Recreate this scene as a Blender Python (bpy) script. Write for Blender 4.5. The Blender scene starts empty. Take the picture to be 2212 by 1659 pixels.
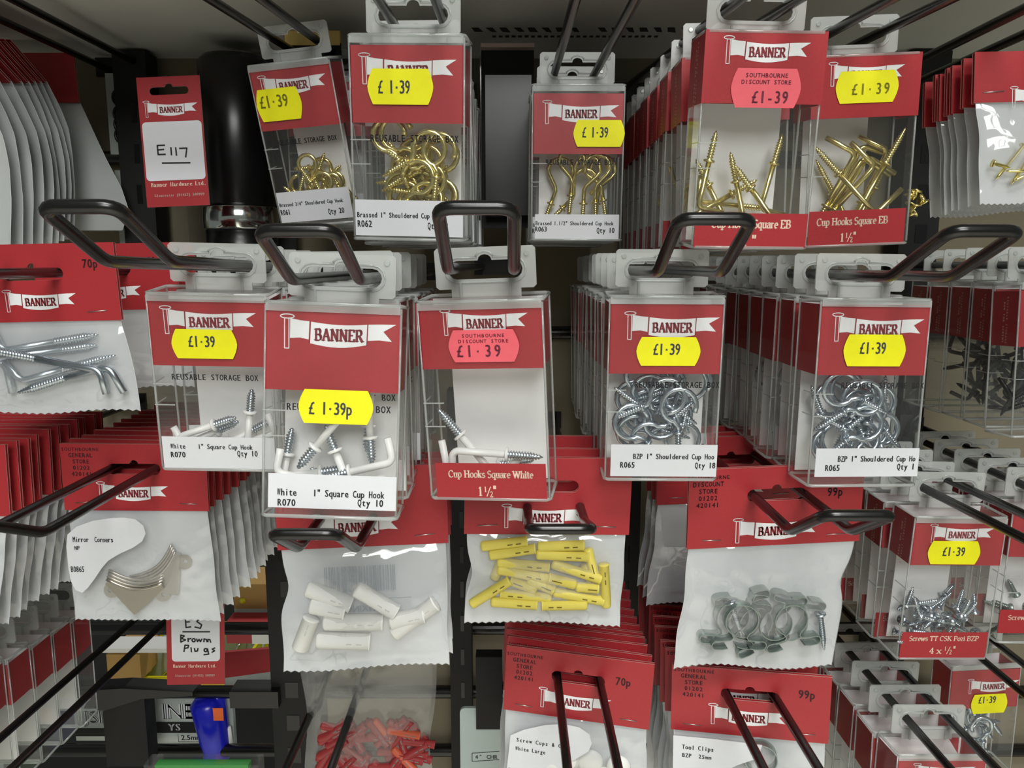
import bpy, math, random
import numpy as np
from mathutils import Vector, Matrix
from mathutils.geometry import tessellate_polygon

sc = bpy.context.scene
COL = sc.collection
rnd = random.Random(7)
PI = math.pi

# ------------------------------------------------------------------ camera
F_PX, CX, CY, VPY = 1700.0, 1106.0, 829.5, 570.0
PITCH = math.atan((CY - VPY) / F_PX)
cd = bpy.data.cameras.new('camera')
cam = bpy.data.objects.new('camera', cd)
COL.objects.link(cam)
cd.sensor_fit = 'HORIZONTAL'
cd.sensor_width = 36.0
cd.lens = 36.0 * F_PX / 2212.0
cd.clip_start = 0.01
cam.location = (0, 0, 0)
cam.rotation_euler = (PI / 2 - PITCH, 0, 0)
sc.camera = cam

# ------------------------------------------------------------------ light
w = bpy.data.worlds.new('world')
sc.world = w
w.use_nodes = True
w.node_tree.nodes['Background'].inputs[0].default_value = (0.80, 0.86, 0.80, 1)
w.node_tree.nodes['Background'].inputs[1].default_value = 0.16

def area(name, loc, target, sx, sy, power, col=(1.0, 1.0, 0.965)):
    l = bpy.data.lights.new(name, 'AREA')
    l.shape = 'RECTANGLE'
    l.size, l.size_y = sx, sy
    l.energy = power
    l.color = col
    o = bpy.data.objects.new(name, l)
    COL.objects.link(o)
    o.location = loc
    d = Vector(target) - Vector(loc)
    o.rotation_euler = d.to_track_quat('-Z', 'Y').to_euler()
    return o

area('ceiling_tube_lamp', (0.22, -0.75, 1.35), (0.0, 0.40, -0.05), 0.8, 0.16, 11)
area('ceiling_tube_lamp', (0.25, -1.9, 1.05), (0.0, 0.40, -0.1), 1.0, 0.8, 31)  # front fill added behind the camera to brighten the packet fronts
area('ceiling_tube_lamp', (0.0, -1.0, 1.9), (0.0, -1.0, -1.2), 1.4, 0.3, 34).data.spread = math.radians(75)  # added light for the floor alone, bouncing up to the shelf underside
area('ceiling_tube_lamp', (-0.15, 1.55, 0.75), (-0.25, 0.95, -0.40), 0.9, 0.16, 9)
sc.view_settings.view_transform = 'Standard'
sc.view_settings.look = 'None'
sc.view_settings.gamma = 1.0
sc.view_settings.use_curve_mapping = False
sc.view_settings.exposure = 0.0
sc.cycles.transparent_max_bounces = 40
sc.cycles.max_bounces = 8
sc.cycles.use_denoising = True
sc.cycles.sample_clamp_indirect = 4.0

# ------------------------------------------------------------------ pixel <-> world
R_ = np.array([1.0, 0, 0])
F_ = np.array([0, math.cos(PITCH), -math.sin(PITCH)])
U_ = np.array([0, math.sin(PITCH), math.cos(PITCH)])

def ray(px, py):
    return F_ + (px - CX) / F_PX * R_ - (py - CY) / F_PX * U_

def P(px, py, Y):
    d = ray(px, py)
    return Vector(d * (Y / d[1]))

def proj(p):
    p = np.asarray(p, float)
    z = p @ F_
    return np.array([CX + F_PX * (p @ R_) / z, CY - F_PX * (p @ U_) / z])

def rot(yaw, tilt, roll):
    return Matrix.Rotation(yaw, 3, 'Z') @ Matrix.Rotation(tilt, 3, 'X') @ Matrix.Rotation(roll, 3, 'Y')

def fit(c4, W, H, sW=1.5, sH=4.0, sA=(5, 4, 12)):
    """real position, turn and size (mm) of an upright rectangle seen at four corners TL,TR,BR,BL"""
    c4 = np.array(c4, float)
    wpx = (np.linalg.norm(c4[1] - c4[0]) + np.linalg.norm(c4[2] - c4[3])) / 2
    Y0 = F_PX * W * 1e-3 / wpx
    top = (c4[0] + c4[1]) / 2
    t0 = P(top[0], top[1], Y0)
    x = np.array([t0.x, t0.y, t0.z, 0, 0, 0, W * 1e-3, H * 1e-3])
    sig = np.array([1e3, 1e3, 1e3, math.radians(sA[0]), math.radians(sA[1]), math.radians(sA[2]), sW * 1e-3, sH * 1e-3])
    x0 = x.copy()
    def res(q):
        M = np.array(rot(*q[3:6]))
        o = []
        for i, (a, b) in enumerate(((-.5, 0), (.5, 0), (.5, -1), (-.5, -1))):
            p = q[:3] + M @ np.array([a * q[6], 0, b * q[7]])
            o += list((proj(p) - c4[i]) / 2.0)
        return np.array(o + list((q - x0) / sig))
    for _ in range(25):
        r = res(x)
        J = np.zeros((len(r), 8))
        for k in range(8):
            h = 1e-6
            y = x.copy(); y[k] += h
            J[:, k] = (res(y) - r) / h
        dx = np.linalg.lstsq(J, -r, rcond=None)[0]
        x = x + dx
        if np.abs(dx).max() < 1e-8:
            break
    M = rot(*x[3:6]).to_4x4()
    M.translation = Vector(x[:3])
    return M, x[6] * 1e3, x[7] * 1e3

class Face:
    """the front plane of a hanging thing; origin top centre, mm"""
    def __init__(s, M, W, H):
        s.M, s.W, s.H = M, W, H
        s.inv = M.inverted()
    def L(s, px, py, y=0.0):
        d = Vector(ray(px, py))
        o = s.inv @ Vector((0, 0, 0))
        v = s.inv.to_3x3() @ d
        t = (y * 1e-3 - o.y) / v.y
        q = o + v * t
        return q.x * 1e3, q.z * 1e3
    def w(s, x, y, z):
        return s.M @ Vector((x * 1e-3, y * 1e-3, z * 1e-3))

# ------------------------------------------------------------------ materials
def lin(c):
    return tuple(((v / 255) / 12.92 if v / 255 <= .04045 else ((v / 255 + .055) / 1.055) ** 2.4) for v in c)

MATS = {}
def mat(name, rgb, rough=.5, metal=0.0, noise=0.0, nscale=300, spec=.5, alpha=1.0, bump=0.0, bscale=200, trans=0.0):
    m = bpy.data.materials.new(name)
    m.use_nodes = True
    nt = m.node_tree
    b = nt.nodes['Principled BSDF']
    c = lin(rgb)
    b.inputs['Base Color'].default_value = (*c, 1)
    b.inputs['Roughness'].default_value = rough
    b.inputs['Metallic'].default_value = metal
    b.inputs['Specular IOR Level'].default_value = spec
    b.inputs['Alpha'].default_value = alpha
    tc = nt.nodes.new('ShaderNodeTexCoord')
    if noise:
        n = nt.nodes.new('ShaderNodeTexNoise')
        n.inputs['Scale'].default_value = nscale
        n.inputs['Detail'].default_value = 4
        nt.links.new(tc.outputs['Object'], n.inputs['Vector'])
        r = nt.nodes.new('ShaderNodeMix')
        r.data_type = 'RGBA'
        r.inputs[6].default_value = (*[v * (1 - noise) for v in c], 1)
        r.inputs[7].default_value = (*[min(1, v * (1 + noise)) for v in c], 1)
        nt.links.new(n.outputs['Fac'], r.inputs[0])
        nt.links.new(r.outputs[2], b.inputs['Base Color'])
    if bump:
        n2 = nt.nodes.new('ShaderNodeTexNoise')
        n2.inputs['Scale'].default_value = bscale
        n2.inputs['Detail'].default_value = 3
        nt.links.new(tc.outputs['Object'], n2.inputs['Vector'])
        bp = nt.nodes.new('ShaderNodeBump')
        bp.inputs['Strength'].default_value = bump
        bp.inputs['Distance'].default_value = 0.001
        nt.links.new(n2.outputs['Fac'], bp.inputs['Height'])
        nt.links.new(bp.outputs['Normal'], b.inputs['Normal'])
    MATS[name] = m
    return m

def clear(name, tint, haze, hazecol, rough=.08, fres=1.45, glossmul=1.0, bump=0.0, bscale=60):
    """thin clear plastic: see-through, a little milky, shiny at grazing angles"""
    m = bpy.data.materials.new(name)
    m.use_nodes = True
    nt = m.node_tree
    for n in list(nt.nodes):
        nt.nodes.remove(n)
    out = nt.nodes.new('ShaderNodeOutputMaterial')
    tr = nt.nodes.new('ShaderNodeBsdfTransparent'); tr.inputs[0].default_value = (*tint, 1)
    df = nt.nodes.new('ShaderNodeBsdfDiffuse'); df.inputs[0].default_value = (*lin(hazecol), 1)
    tl = nt.nodes.new('ShaderNodeBsdfTranslucent'); tl.inputs[0].default_value = (*lin(hazecol), 1)
    a0 = nt.nodes.new('ShaderNodeMixShader'); a0.inputs[0].default_value = .4
    nt.links.new(df.outputs[0], a0.inputs[1]); nt.links.new(tl.outputs[0], a0.inputs[2])
    mx = nt.nodes.new('ShaderNodeMixShader'); mx.inputs[0].default_value = haze
    nt.links.new(tr.outputs[0], mx.inputs[1]); nt.links.new(a0.outputs[0], mx.inputs[2])
    gl = nt.nodes.new('ShaderNodeBsdfGlossy'); gl.inputs['Roughness'].default_value = rough
    fr = nt.nodes.new('ShaderNodeLayerWeight'); fr.inputs['Blend'].default_value = .5
    pw = nt.nodes.new('ShaderNodeMath'); pw.operation = 'POWER'; pw.inputs[1].default_value = 4.0
    nt.links.new(fr.outputs['Facing'], pw.inputs[0])
    mu = nt.nodes.new('ShaderNodeMath'); mu.operation = 'MULTIPLY_ADD'; mu.inputs[1].default_value = .5 * glossmul; mu.inputs[2].default_value = ((fres - 1) / (fres + 1)) ** 2 * glossmul; mu.use_clamp = True
    nt.links.new(pw.outputs[0], mu.inputs[0])
    m2 = nt.nodes.new('ShaderNodeMixShader')
    nt.links.new(mu.outputs[0], m2.inputs[0]); nt.links.new(mx.outputs[0], m2.inputs[1]); nt.links.new(gl.outputs[0], m2.inputs[2])
    if bump:
        tc = nt.nodes.new('ShaderNodeTexCoord')
        n2 = nt.nodes.new('ShaderNodeTexNoise'); n2.inputs['Scale'].default_value = bscale; n2.inputs['Detail'].default_value = 2
        nt.links.new(tc.outputs['Object'], n2.inputs['Vector'])
        bp = nt.nodes.new('ShaderNodeBump'); bp.inputs['Strength'].default_value = bump; bp.inputs['Distance'].default_value = .004
        nt.links.new(n2.outputs['Fac'], bp.inputs['Height'])
        nt.links.new(bp.outputs['Normal'], gl.inputs['Normal']); nt.links.new(bp.outputs['Normal'], fr.inputs['Normal'])
    nt.links.new(m2.outputs[0], out.inputs[0])
    MATS[name] = m
    return m

mat('red_card', (168, 42, 48), .45, noise=.12, nscale=900)
mat('dark_red_ink', (128, 28, 40), .5)
mat('white_print', (238, 238, 240), .5, noise=.03)
mat('cream_ink', (236, 210, 190), .5)
mat('label_white', (224, 226, 230), .55, noise=.02)
mat('insert_white', (240, 240, 240), .7, noise=.03, nscale=150)
mat('black_ink', (28, 28, 32), .6)
mat('grey_ink', (80, 80, 84), .6)
mat('faint_ink', (140, 135, 20), .6)
mat('dark_stamp', (50, 12, 20), .6)
mat('yellow_sticker', (250, 246, 10), .6, noise=.04)
mat('pink_sticker', (246, 104, 116), .6, noise=.04)
mat('pink_ink', (120, 40, 60), .6)
mat('board_edge', (196, 170, 160), .8)
mat('black_wire', (15, 14, 13), .27, spec=.6, noise=.2, nscale=200)
mat('brass', (236, 222, 150), .24, metal=.95, noise=.1, nscale=400)
mat('zinc', (196, 206, 214), .27, metal=.95, noise=.1, nscale=400)
mat('green_steel', (150, 162, 156), .36, metal=.75, noise=.15, nscale=200)
mat('nickel', (196, 190, 178), .32, metal=.9)
mat('chrome', (225, 230, 228), .12, metal=1.0)
mat('white_enamel', (238, 238, 236), .3)
mat('yellow_plastic', (222, 206, 92), .45, noise=.06, nscale=200)
mat('plug_slot', (110, 92, 22), .7)
mat('white_plastic', (236, 236, 232), .4)
mat('red_plastic', (150, 46, 48), .45, noise=.1, nscale=200)
mat('orange_plastic', (200, 90, 60), .45)
mat('plug_shadow', (120, 120, 118), .7)
mat('soft_grey', (196, 196, 192), .7)
mat('faded_print', (52, 52, 49), .8)
mat('black_plastic', (14, 15, 16), .28, spec=.5)
mat('black_matt', (10, 10, 11), .7)
mat('shelf_grey', (205, 206, 198), .5, noise=.08, nscale=12)
mat('panel_dark', (120, 112, 92), .7, noise=.15, nscale=8)
mat('staple_steel', (190, 180, 175), .35, metal=.9)
mat('bag_white', (216, 219, 221), .55, noise=.03, nscale=80)
mat('blue_plastic', (30, 35, 190), .25)
mat('green_plastic', (20, 150, 40), .45)
mat('cardboard', (176, 140, 80), .8, noise=.1, nscale=60)
mat('cream_card', (238, 206, 120), .5)
mat('acid_yellow', (222, 214, 30), .4)
mat('pack_grey', (176, 184, 178), .5, noise=.05)
mat('orange_sticker', (240, 110, 50), .6)
mat('floor_tile', (196, 192, 180), .5, noise=.06, nscale=6)
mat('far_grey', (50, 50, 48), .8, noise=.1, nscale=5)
mat('pale_teal', (190, 205, 202), .4)
mat('barcode_ink', (150, 160, 170), .7)
clear('clear_plastic', (.99, .993, .99), .04, (225, 228, 226), .09, 1.48, 1.0)
clear('edge_plastic', (.9, .92, .91), .45, (236, 240, 238), .12, 1.5, 1.6)
clear('frosted_plastic', (.93, .94, .93), .55, (240, 243, 240), .25, 1.45, .9)
clear('bag_film', (.985, .985, .985), .22, (236, 238, 240), .07, 1.5, 2.2, bump=1.0, bscale=38)
clear('hazy_film', (.97, .97, .96), .12, (225, 228, 228), .1, 1.45, 1.6, bump=.8, bscale=40)
clear('milky_film', (.96, .96, .95), .42, (215, 220, 218), .12, 1.45, 1.5, bump=.8, bscale=40)

# ------------------------------------------------------------------ glyphs of the built-in sans font
GLY = {}
def load_glyphs(chars):
    cu = bpy.data.curves.new('glyph', 'FONT')
    cu.resolution_u = 2
    ob = bpy.data.objects.new('glyph', cu)
    COL.objects.link(ob)
    for ch in chars:
        cu.body = ch
        bpy.context.view_layer.update()
        dg = bpy.context.evaluated_depsgraph_get()
        me = bpy.data.meshes.new_from_object(ob.evaluated_get(dg))
        vs = [(v.co.x, v.co.y) for v in me.vertices]
        GLY[ch] = (vs, [tuple(p.vertices) for p in me.polygons])
        bpy.data.meshes.remove(me)
    bpy.data.objects.remove(ob)
    bpy.data.curves.remove(cu)
load_glyphs('ABCDEFGHIJKLMNOPQRSTUVWXYZabcdefghijklmnopqrstuvwxyz0123456789£."/&()-')
CAP = max(v[1] for v in GLY['H'][0])

# serif strokes: a broad nib drawn along skeletons, cap height 1
def arc(cx, cy, rx, ry, a0, a1, n=9):
    return [(cx + rx * math.cos(math.radians(a0 + (a1 - a0) * i / (n - 1))), cy + ry * math.sin(math.radians(a0 + (a1 - a0) * i / (n - 1)))) for i in range(n)]
XH = .66
SER = {  # char: (advance, strokes, serif feet (x, y))
 'B': (.80, [[(.18, 0), (.18, 1)], [(.18, 1), (.42, 1)] + arc(.42, .76, .2, .24, 90, -90), [(.18, .52), (.45, .52)] + arc(.45, .26, .24, .26, 90, -90) + [(.18, 0)]], [(.18, 0), (.18, 1)]),
 'A': (.86, [[(.12, 0), (.43, 1)], [(.43, 1), (.76, 0)], [(.25, .36), (.62, .36)]], [(.12, 0), (.76, 0)]),
 'N': (.92, [[(.18, 0), (.18, 1)], [(.18, 1), (.74, 0)], [(.74, 0), (.74, 1)]], [(.18, 0), (.15, 1), (.74, 1)]),
 'E': (.76, [[(.18, 0), (.18, 1)], [(.18, 1), (.64, 1), (.64, .84)], [(.18, .52), (.52, .52)], [(.18, 0), (.66, 0), (.67, .18)]], [(.18, 0), (.18, 1)]),
 'R': (.86, [[(.18, 0), (.18, 1)], [(.18, 1), (.44, 1)] + arc(.44, .75, .21, .25, 90, -90) + [(.18, .5)], [(.42, .5), (.76, 0)]], [(.18, 0), (.18, 1), (.76, 0)]),
 'C': (.82, [arc(.46, .5, .36, .5, 45, 315, 15)], []),
 'H': (.92, [[(.18, 0), (.18, 1)], [(.74, 0), (.74, 1)], [(.18, .52), (.74, .52)]], [(.18, 0), (.18, 1), (.74, 0), (.74, 1)]),
 'S': (.64, [arc(.33, .75, .22, .25, 40, 260, 10) + arc(.33, .25, .24, .27, 80, -140, 10)], []),
 'W': (1.2, [[(.1, 1), (.36, 0)], [(.36, 0), (.6, .9)], [(.6, .9), (.84, 0)], [(.84, 0), (1.1, 1)]], [(.1, 1), (.6, 1), (1.1, 1)]),
 'T': (.78, [[(.39, 0), (.39, 1)], [(.08, .84), (.08, 1), (.7, 1), (.7, .84)]], [(.39, 0)]),
 'K': (.88, [[(.18, 0), (.18, 1)], [(.7, 1), (.22, .48)], [(.34, .58), (.76, 0)]], [(.18, 0), (.18, 1), (.7, 1), (.76, 0)]),
 'P': (.74, [[(.18, 0), (.18, 1)], [(.18, 1), (.42, 1)] + arc(.42, .73, .22, .27, 90, -90) + [(.18, .46)]], [(.18, 0), (.18, 1)]),
 'Z': (.76, [[(.1, .84), (.1, 1), (.66, 1), (.1, 0), (.68, 0), (.68, .16)]], []),
 'u': (.66, [[(.14, XH), (.14, .18)] + arc(.3, .16, .16, .16, 180, 330, 6) + [(.5, .2)], [(.5, XH), (.5, 0)]], [(.1, XH), (.46, XH), (.54, 0)]),
 'p': (.66, [[(.14, XH), (.14, -.3)], arc(.33, .33, .22, .33, 150, -150, 12)], [(.1, XH), (.14, -.3)]),
 'q': (.66, [[(.52, XH), (.52, -.3)], arc(.32, .33, .22, .33, 30, 330, 12)], [(.52, -.3)]),
 'o': (.62, [arc(.31, .33, .23, .33, 0, 360, 14)], []),
 'k': (.66, [[(.14, 0), (.14, 1.02)], [(.5, XH), (.18, .3)], [(.26, .38), (.54, 0)]], [(.14, 0), (.1, 1.02), (.5, XH), (.54, 0)]),
 's': (.50, [arc(.25, .49, .15, .17, 40, 260, 8) + arc(.25, .17, .17, .18, 80, -140, 8)], []),
 'a': (.58, [arc(.28, .48, .18, .18, 160, 0, 7) + [(.46, .05), (.54, 0)], arc(.26, .2, .18, .2, 60, 340, 10)], []),
 'r': (.50, [[(.14, XH), (.14, 0)], [(.14, .48), (.26, .62), (.42, .62)]], [(.1, XH), (.14, 0)]),
 'e': (.56, [[(.1, .36), (.48, .36)] + arc(.29, .33, .2, .33, 10, 310, 12)], []),
 'h': (.66, [[(.14, 0), (.14, 1.02)], [(.14, .5)] + arc(.34, .48, .17, .18, 150, 0, 7) + [(.51, 0)]], [(.14, 0), (.1, 1.02), (.51, 0)]),
 'i': (.32, [[(.16, 0), (.16, XH)], [(.16, .84), (.16, .95)]], [(.16, 0), (.12, XH)]),
 't': (.42, [[(.18, .88), (.18, .12), (.28, .0), (.38, .06)], [(.06, XH), (.36, XH)]], []),
 'w': (.86, [[(.06, XH), (.24, 0)], [(.24, 0), (.42, .6)], [(.42, .6), (.58, 0)], [(.58, 0), (.78, XH)]], [(.06, XH), (.42, XH), (.78, XH)]),
 'c': (.54, [arc(.3, .33, .21, .33, 45, 315, 11)], []),
 'd': (.66, [[(.52, 0), (.52, 1.02)], arc(.32, .33, .22, .33, 30, 330, 12)], [(.56, 0), (.48, 1.02)]),
 'l': (.32, [[(.16, 0), (.16, 1.02)]], [(.16, 0), (.12, 1.02)]),
 'n': (.66, [[(.14, 0), (.14, XH)], [(.14, .5)] + arc(.34, .48, .17, .18, 150, 0, 7) + [(.51, 0)]], [(.14, 0), (.1, XH), (.51, 0)]),
 'Q': (.82, [arc(.46, .5, .36, .5, 0, 360, 15), [(.5, .15), (.76, -.1)]], []),
 'z': (.52, [[(.08, XH), (.44, XH), (.08, 0), (.46, 0)]], []),
 'x': (.60, [[(.08, XH), (.5, 0)], [(.5, XH), (.08, 0)]], [(.08, 0), (.5, 0), (.08, XH), (.5, XH)]),
 '1': (.50, [[(.12, .86), (.28, 1), (.28, 0)]], [(.28, 0)]),
 '2': (.60, [arc(.28, .74, .2, .26, 160, -30, 9) + [(.08, 0), (.52, 0), (.52, .12)]], []),
 '4': (.60, [[(.4, 0), (.4, 1), (.06, .3), (.56, .3)]], [(.4, 0)]),
 '"': (.40, [[(.12, 1.05), (.12, .74)], [(.28, 1.05), (.28, .74)]], []),
 '/': (.34, [[(.0, -.05), (.34, 1.05)]], []),
 ' ': (.34, [], []),
}

# ------------------------------------------------------------------ mesh builder (millimetres)
KIDS = {}
class MB:
    def __init__(s):
        s.v, s.f, s.m, s.sm, s.mats = [], [], [], [], []
    def mi(s, name):
        if name not in s.mats:
            s.mats.append(name)
        return s.mats.index(name)
    def add(s, vs, fs, mat, smooth=False):
        o = len(s.v)
        s.v += [tuple(v) for v in vs]
        k = s.mi(mat)
        for f in fs:
            s.f.append(tuple(i + o for i in f)); s.m.append(k); s.sm.append(smooth)
    def box(s, x0, x1, y0, y1, z0, z1, mat):
        s.add([(x0, y0, z0), (x1, y0, z0), (x1, y1, z0), (x0, y1, z0), (x0, y0, z1), (x1, y0, z1), (x1, y1, z1), (x0, y1, z1)],
              [(0, 1, 5, 4), (1, 2, 6, 5), (2, 3, 7, 6), (3, 0, 4, 7), (4, 5, 6, 7), (3, 2, 1, 0)], mat)
    def poly(s, pts, y, mat):
        s.add([(x, y, z) for x, z in pts], [tuple(range(len(pts)))], mat)
    def plate(s, outer, holes, y0, y1, mat, side=None):
        """flat plate with holes in the x-z plane, front at y0"""
        loops = [outer] + list(holes)
        flat = [p for l in loops for p in l]
        tri = tessellate_polygon([[Vector((x, z, 0)) for x, z in l] for l in loops])
        def ccw(t):
            (ax, az), (bx, bz), (cx, cz) = (flat[i] for i in t)
            return (bx - ax) * (cz - az) - (bz - az) * (cx - ax) > 0
        fr = [t if ccw(t) else t[::-1] for t in tri]
        s.add([(x, y0, z) for x, z in flat], fr, mat)
        s.add([(x, y1, z) for x, z in flat], [t[::-1] for t in fr], mat)
        for l in loops:
            n = len(l)
            s.add([(x, y0, z) for x, z in l] + [(x, y1, z) for x, z in l], [(i, i + n, (i + 1) % n + n, (i + 1) % n) for i in range(n)], side or mat)
    def tube(s, path, r, mat, seg=8, closed=False, caps=True):
        """r: number or list"""
        path = [Vector(p) for p in path]
        n = len(path)
        rr = r if isinstance(r, (list, tuple)) else [r] * n
        o = []
        up = None
        for i, p in enumerate(path):
            a = path[(i - 1) % n] if (i or closed) else path[0]
            b = path[(i + 1) % n] if (i < n - 1 or closed) else path[-1]
            d = (b - a).normalized()
            if up is None:
                up = Vector((0, 0, 1)) if abs(d.z) < .9 else Vector((1, 0, 0))
            u = (up - d * up.dot(d)).normalized()
            v = d.cross(u)
            up = u
            for k in range(seg):
                t = 2 * PI * k / seg
                o.append(p + (u * math.cos(t) + v * math.sin(t)) * rr[i])
        fs = []
        for i in range(n if closed else n - 1):
            j = (i + 1) % n
            for k in range(seg):
                fs.append((i * seg + k, i * seg + (k + 1) % seg, j * seg + (k + 1) % seg, j * seg + k))
        if caps and not closed:
            fs.append(tuple(range(seg))[::-1]); fs.append(tuple((n - 1) * seg + k for k in range(seg)))
        s.add(o, fs, mat, True)
    def lathe(s, prof, mat, seg=12, axis='z', M=None):
        """prof: (radius, height)"""
        o, fs = [], []
        for r, h in prof:
            for k in range(seg):
                t = 2 * PI * k / seg
                p = Vector((r * math.cos(t), r * math.sin(t), h))
                o.append(M @ p if M else p)
        for i in range(len(prof) - 1):
            for k in range(seg):
                fs.append((i * seg + k, i * seg + (k + 1) % seg, (i + 1) * seg + (k + 1) % seg, (i + 1) * seg + k))
        fs.append(tuple(range(seg))[::-1]); fs.append(tuple((len(prof) - 1) * seg + k for k in range(seg)))
        s.add(o, fs, mat, True)
    def stroke(s, pts, wid, y, mat):
        for (x0, z0), (x1, z1) in zip(pts, pts[1:]):
            d = math.hypot(x1 - x0, z1 - z0)
            if d < 1e-6:
                continue
            ww = (wid(math.atan2(z1 - z0, x1 - x0)) if callable(wid) else wid) / 2
            ux, uz = (x1 - x0) / d, (z1 - z0) / d
            e = ww * .5
            x0, z0, X1, Z1 = x0 - ux * e, z0 - uz * e, x1 + ux * e, z1 + uz * e
            nx, nz = -uz * ww, ux * ww
            s.poly([(x0 - nx, z0 - nz), (X1 - nx, Z1 - nz), (X1 + nx, Z1 + nz), (x0 + nx, z0 + nz)], y, mat)
    def text(s, t, x, z, cap, y, mat, adv=None, sx=1.0, slant=0.0, bold=.04):
        """sans lettering, baseline-left at (x, z); adv gives typewriter spacing"""
        k = cap / CAP
        for ch in t:
            if ch == ' ':
                x += adv or cap * .45 * sx
                continue
            if ch == '·':
                c = adv or cap * .4
                s.poly([(x + c * .3, z + cap * .38), (x + c * .3 + cap * .16, z + cap * .38), (x + c * .3 + cap * .16, z + cap * .54), (x + c * .3, z + cap * .54)], y, mat)
                x += c
                continue
            vs, fs = GLY[ch]
            mn = min(v[0] for v in vs); mx = max(v[0] for v in vs)
            kx = k * sx
            if adv and (mx - mn) * kx > adv * .8:
                kx = adv * .8 / (mx - mn)
            wd = (mx - mn) * kx
            ox = x + ((adv - wd) / 2 if adv else 0)
            bw = min(bold * cap, adv * .06) if adv else bold * cap
            for b in ((-bw, bw) if bold else (0,)):
                s.add([(ox + b + (v[0] - mn) * kx + v[1] * k * slant, y, z + v[1] * k) for v in vs], fs, mat)
            x += adv or (wd + cap * .16)
        return x
    def serif(s, t, x, z, cap, y, mat, sx=.8, thick=.2, thin=.075):
        def wid(a):
            return cap * (thin + (thick - thin) * abs(math.sin(a - math.radians(28))) ** 1.4)
        for ch in t:
            a, st, ft = SER[ch]
            for l in st:
                s.stroke([(x + p[0] * cap * sx, z + p[1] * cap) for p in l], wid, y, mat)
            for fx, fz in ft:
                q = cap * .17
                dz = -cap * .03 if fz > .5 else cap * .03
                s.stroke([(x + fx * cap * sx - q, z + fz * cap + dz), (x + fx * cap * sx + q, z + fz * cap + dz)], cap * thin, y, mat)
            x += a * cap * sx
        return x
    def swidth(s, t, cap, sx=.8):
        return sum(SER[c][0] for c in t) * cap * sx
    def build(s, name, parent=None, M=None):
        me = bpy.data.meshes.new(name)
        me.from_pydata([(x * 1e-3, y * 1e-3, z * 1e-3) for x, y, z in s.v], [], s.f)
        for m in s.mats:
            me.materials.append(MATS[m])
        me.polygons.foreach_set('material_index', s.m)
        me.polygons.foreach_set('use_smooth', s.sm)
        me.update()
        o = bpy.data.objects.new(name, me)
        COL.objects.link(o)
        if parent:
            o.parent = parent
            KIDS.setdefault(parent.name, []).append(o)
        if M is not None:
            o.matrix_local = M
        return o

def tag(o, label=None, cat=None, group=None, kind=None):
    if label: o['label'] = label
    if cat: o['category'] = cat
    if group: o['group'] = group
    if kind: o['kind'] = kind
    return o

def empty(name, M):
    o = bpy.data.objects.new(name, None)
    o.empty_display_size = .01
    COL.objects.link(o)
    o.matrix_world = M
    return o

def kids(o):
    return KIDS.get(o.name, ())

def copy_tree(o, M, skip=()):
    """a copy of a thing and copies of its parts (and theirs), meshes shared"""
    r = o.copy(); COL.objects.link(r)
    r.matrix_world = M
    for ch in kids(o):
        if any(ch.name.startswith(k) for k in skip):
            continue
        c = ch.copy(); COL.objects.link(c); c.parent = r
        KIDS.setdefault(r.name, []).append(c)
        for g in kids(ch):
            d = g.copy(); COL.objects.link(d); d.parent = c
            KIDS.setdefault(c.name, []).append(d)
    return r

ORD = ['front', 'second', 'third', 'fourth', 'fifth', 'sixth', 'seventh', 'eighth', 'ninth', 'tenth', 'eleventh', 'twelfth', 'thirteenth', 'fourteenth']

# ------------------------------------------------------------------ printed emblem: a nail flying a three-piece banner
def logo(mb, x, z, wd, y, cloth='white_print', ink='dark_red_ink', line='white_print'):
    """x, z = head of the nail; wd = width to the tip of the tail"""
    def T(px, py):
        return (x + (px - 1375) / 555 * wd, z - (py - 241) / 555 * wd)
    def ply(pts, m, dy=0):
        q = [T(*p) for p in pts]
        ar = sum(q[i][0] * q[(i + 1) % len(q)][1] - q[(i + 1) % len(q)][0] * q[i][1] for i in range(len(q)))
        mb.poly(q if ar > 0 else q[::-1], y + dy, m)
    hd = [(1407 + 33 * math.cos(a), 241 + 10 * math.sin(a)) for a in [i * PI / 8 for i in range(17)]]
    mb.stroke([T(*p) for p in hd], wd * .009, y - .06, line)
    mb.stroke([T(*p) for p in [(1394, 251), (1396, 395), (1417, 395), (1415, 251)]], wd * .008, y - .06, line)
    ply([(1421, 250), (1470, 259), (1513, 262), (1511, 350), (1468, 342), (1421, 346)], cloth)
    top = [(1521 + i * 270 / 8, 264 + 9 * math.sin(i * PI / 8) + i * .6) for i in range(9)]
    bot = [(1518 + i * 270 / 8, 368 + 17 * math.sin(i * PI / 8)) for i in range(9)]
    ply(top + bot[::-1], cloth)
    ply([(1796, 268), (1860, 265), (1930, 264), (1869, 300), (1911, 347), (1850, 342), (1794, 346)], cloth)
    for l in ([(1517, 262), (1514, 368)], [(1793, 268), (1790, 368)]):
        mb.stroke([T(*p) for p in l], wd * .008, y - .06, ink)
    cap = wd * .098
    sx = (235 / 555 * wd) / mb.swidth('BANNER', cap, 1.0)
    p = T(1538, 352)
    mb.serif('BANNER', p[0], p[1], cap, y - .12, ink, sx=sx, thick=.24)

def sticker_shape(cx, cz, wd, ht):
    e = []
    for i in range(9):
        t = -1 + i / 4
        e.append((wd * (.42 + .08 * (1 - abs(t) ** 1.6)), ht * .5 * t))
    pts = [(cx + a, cz + b) for a, b in e] + [(cx - a, cz + b) for a, b in e[::-1]]
    return pts

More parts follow.
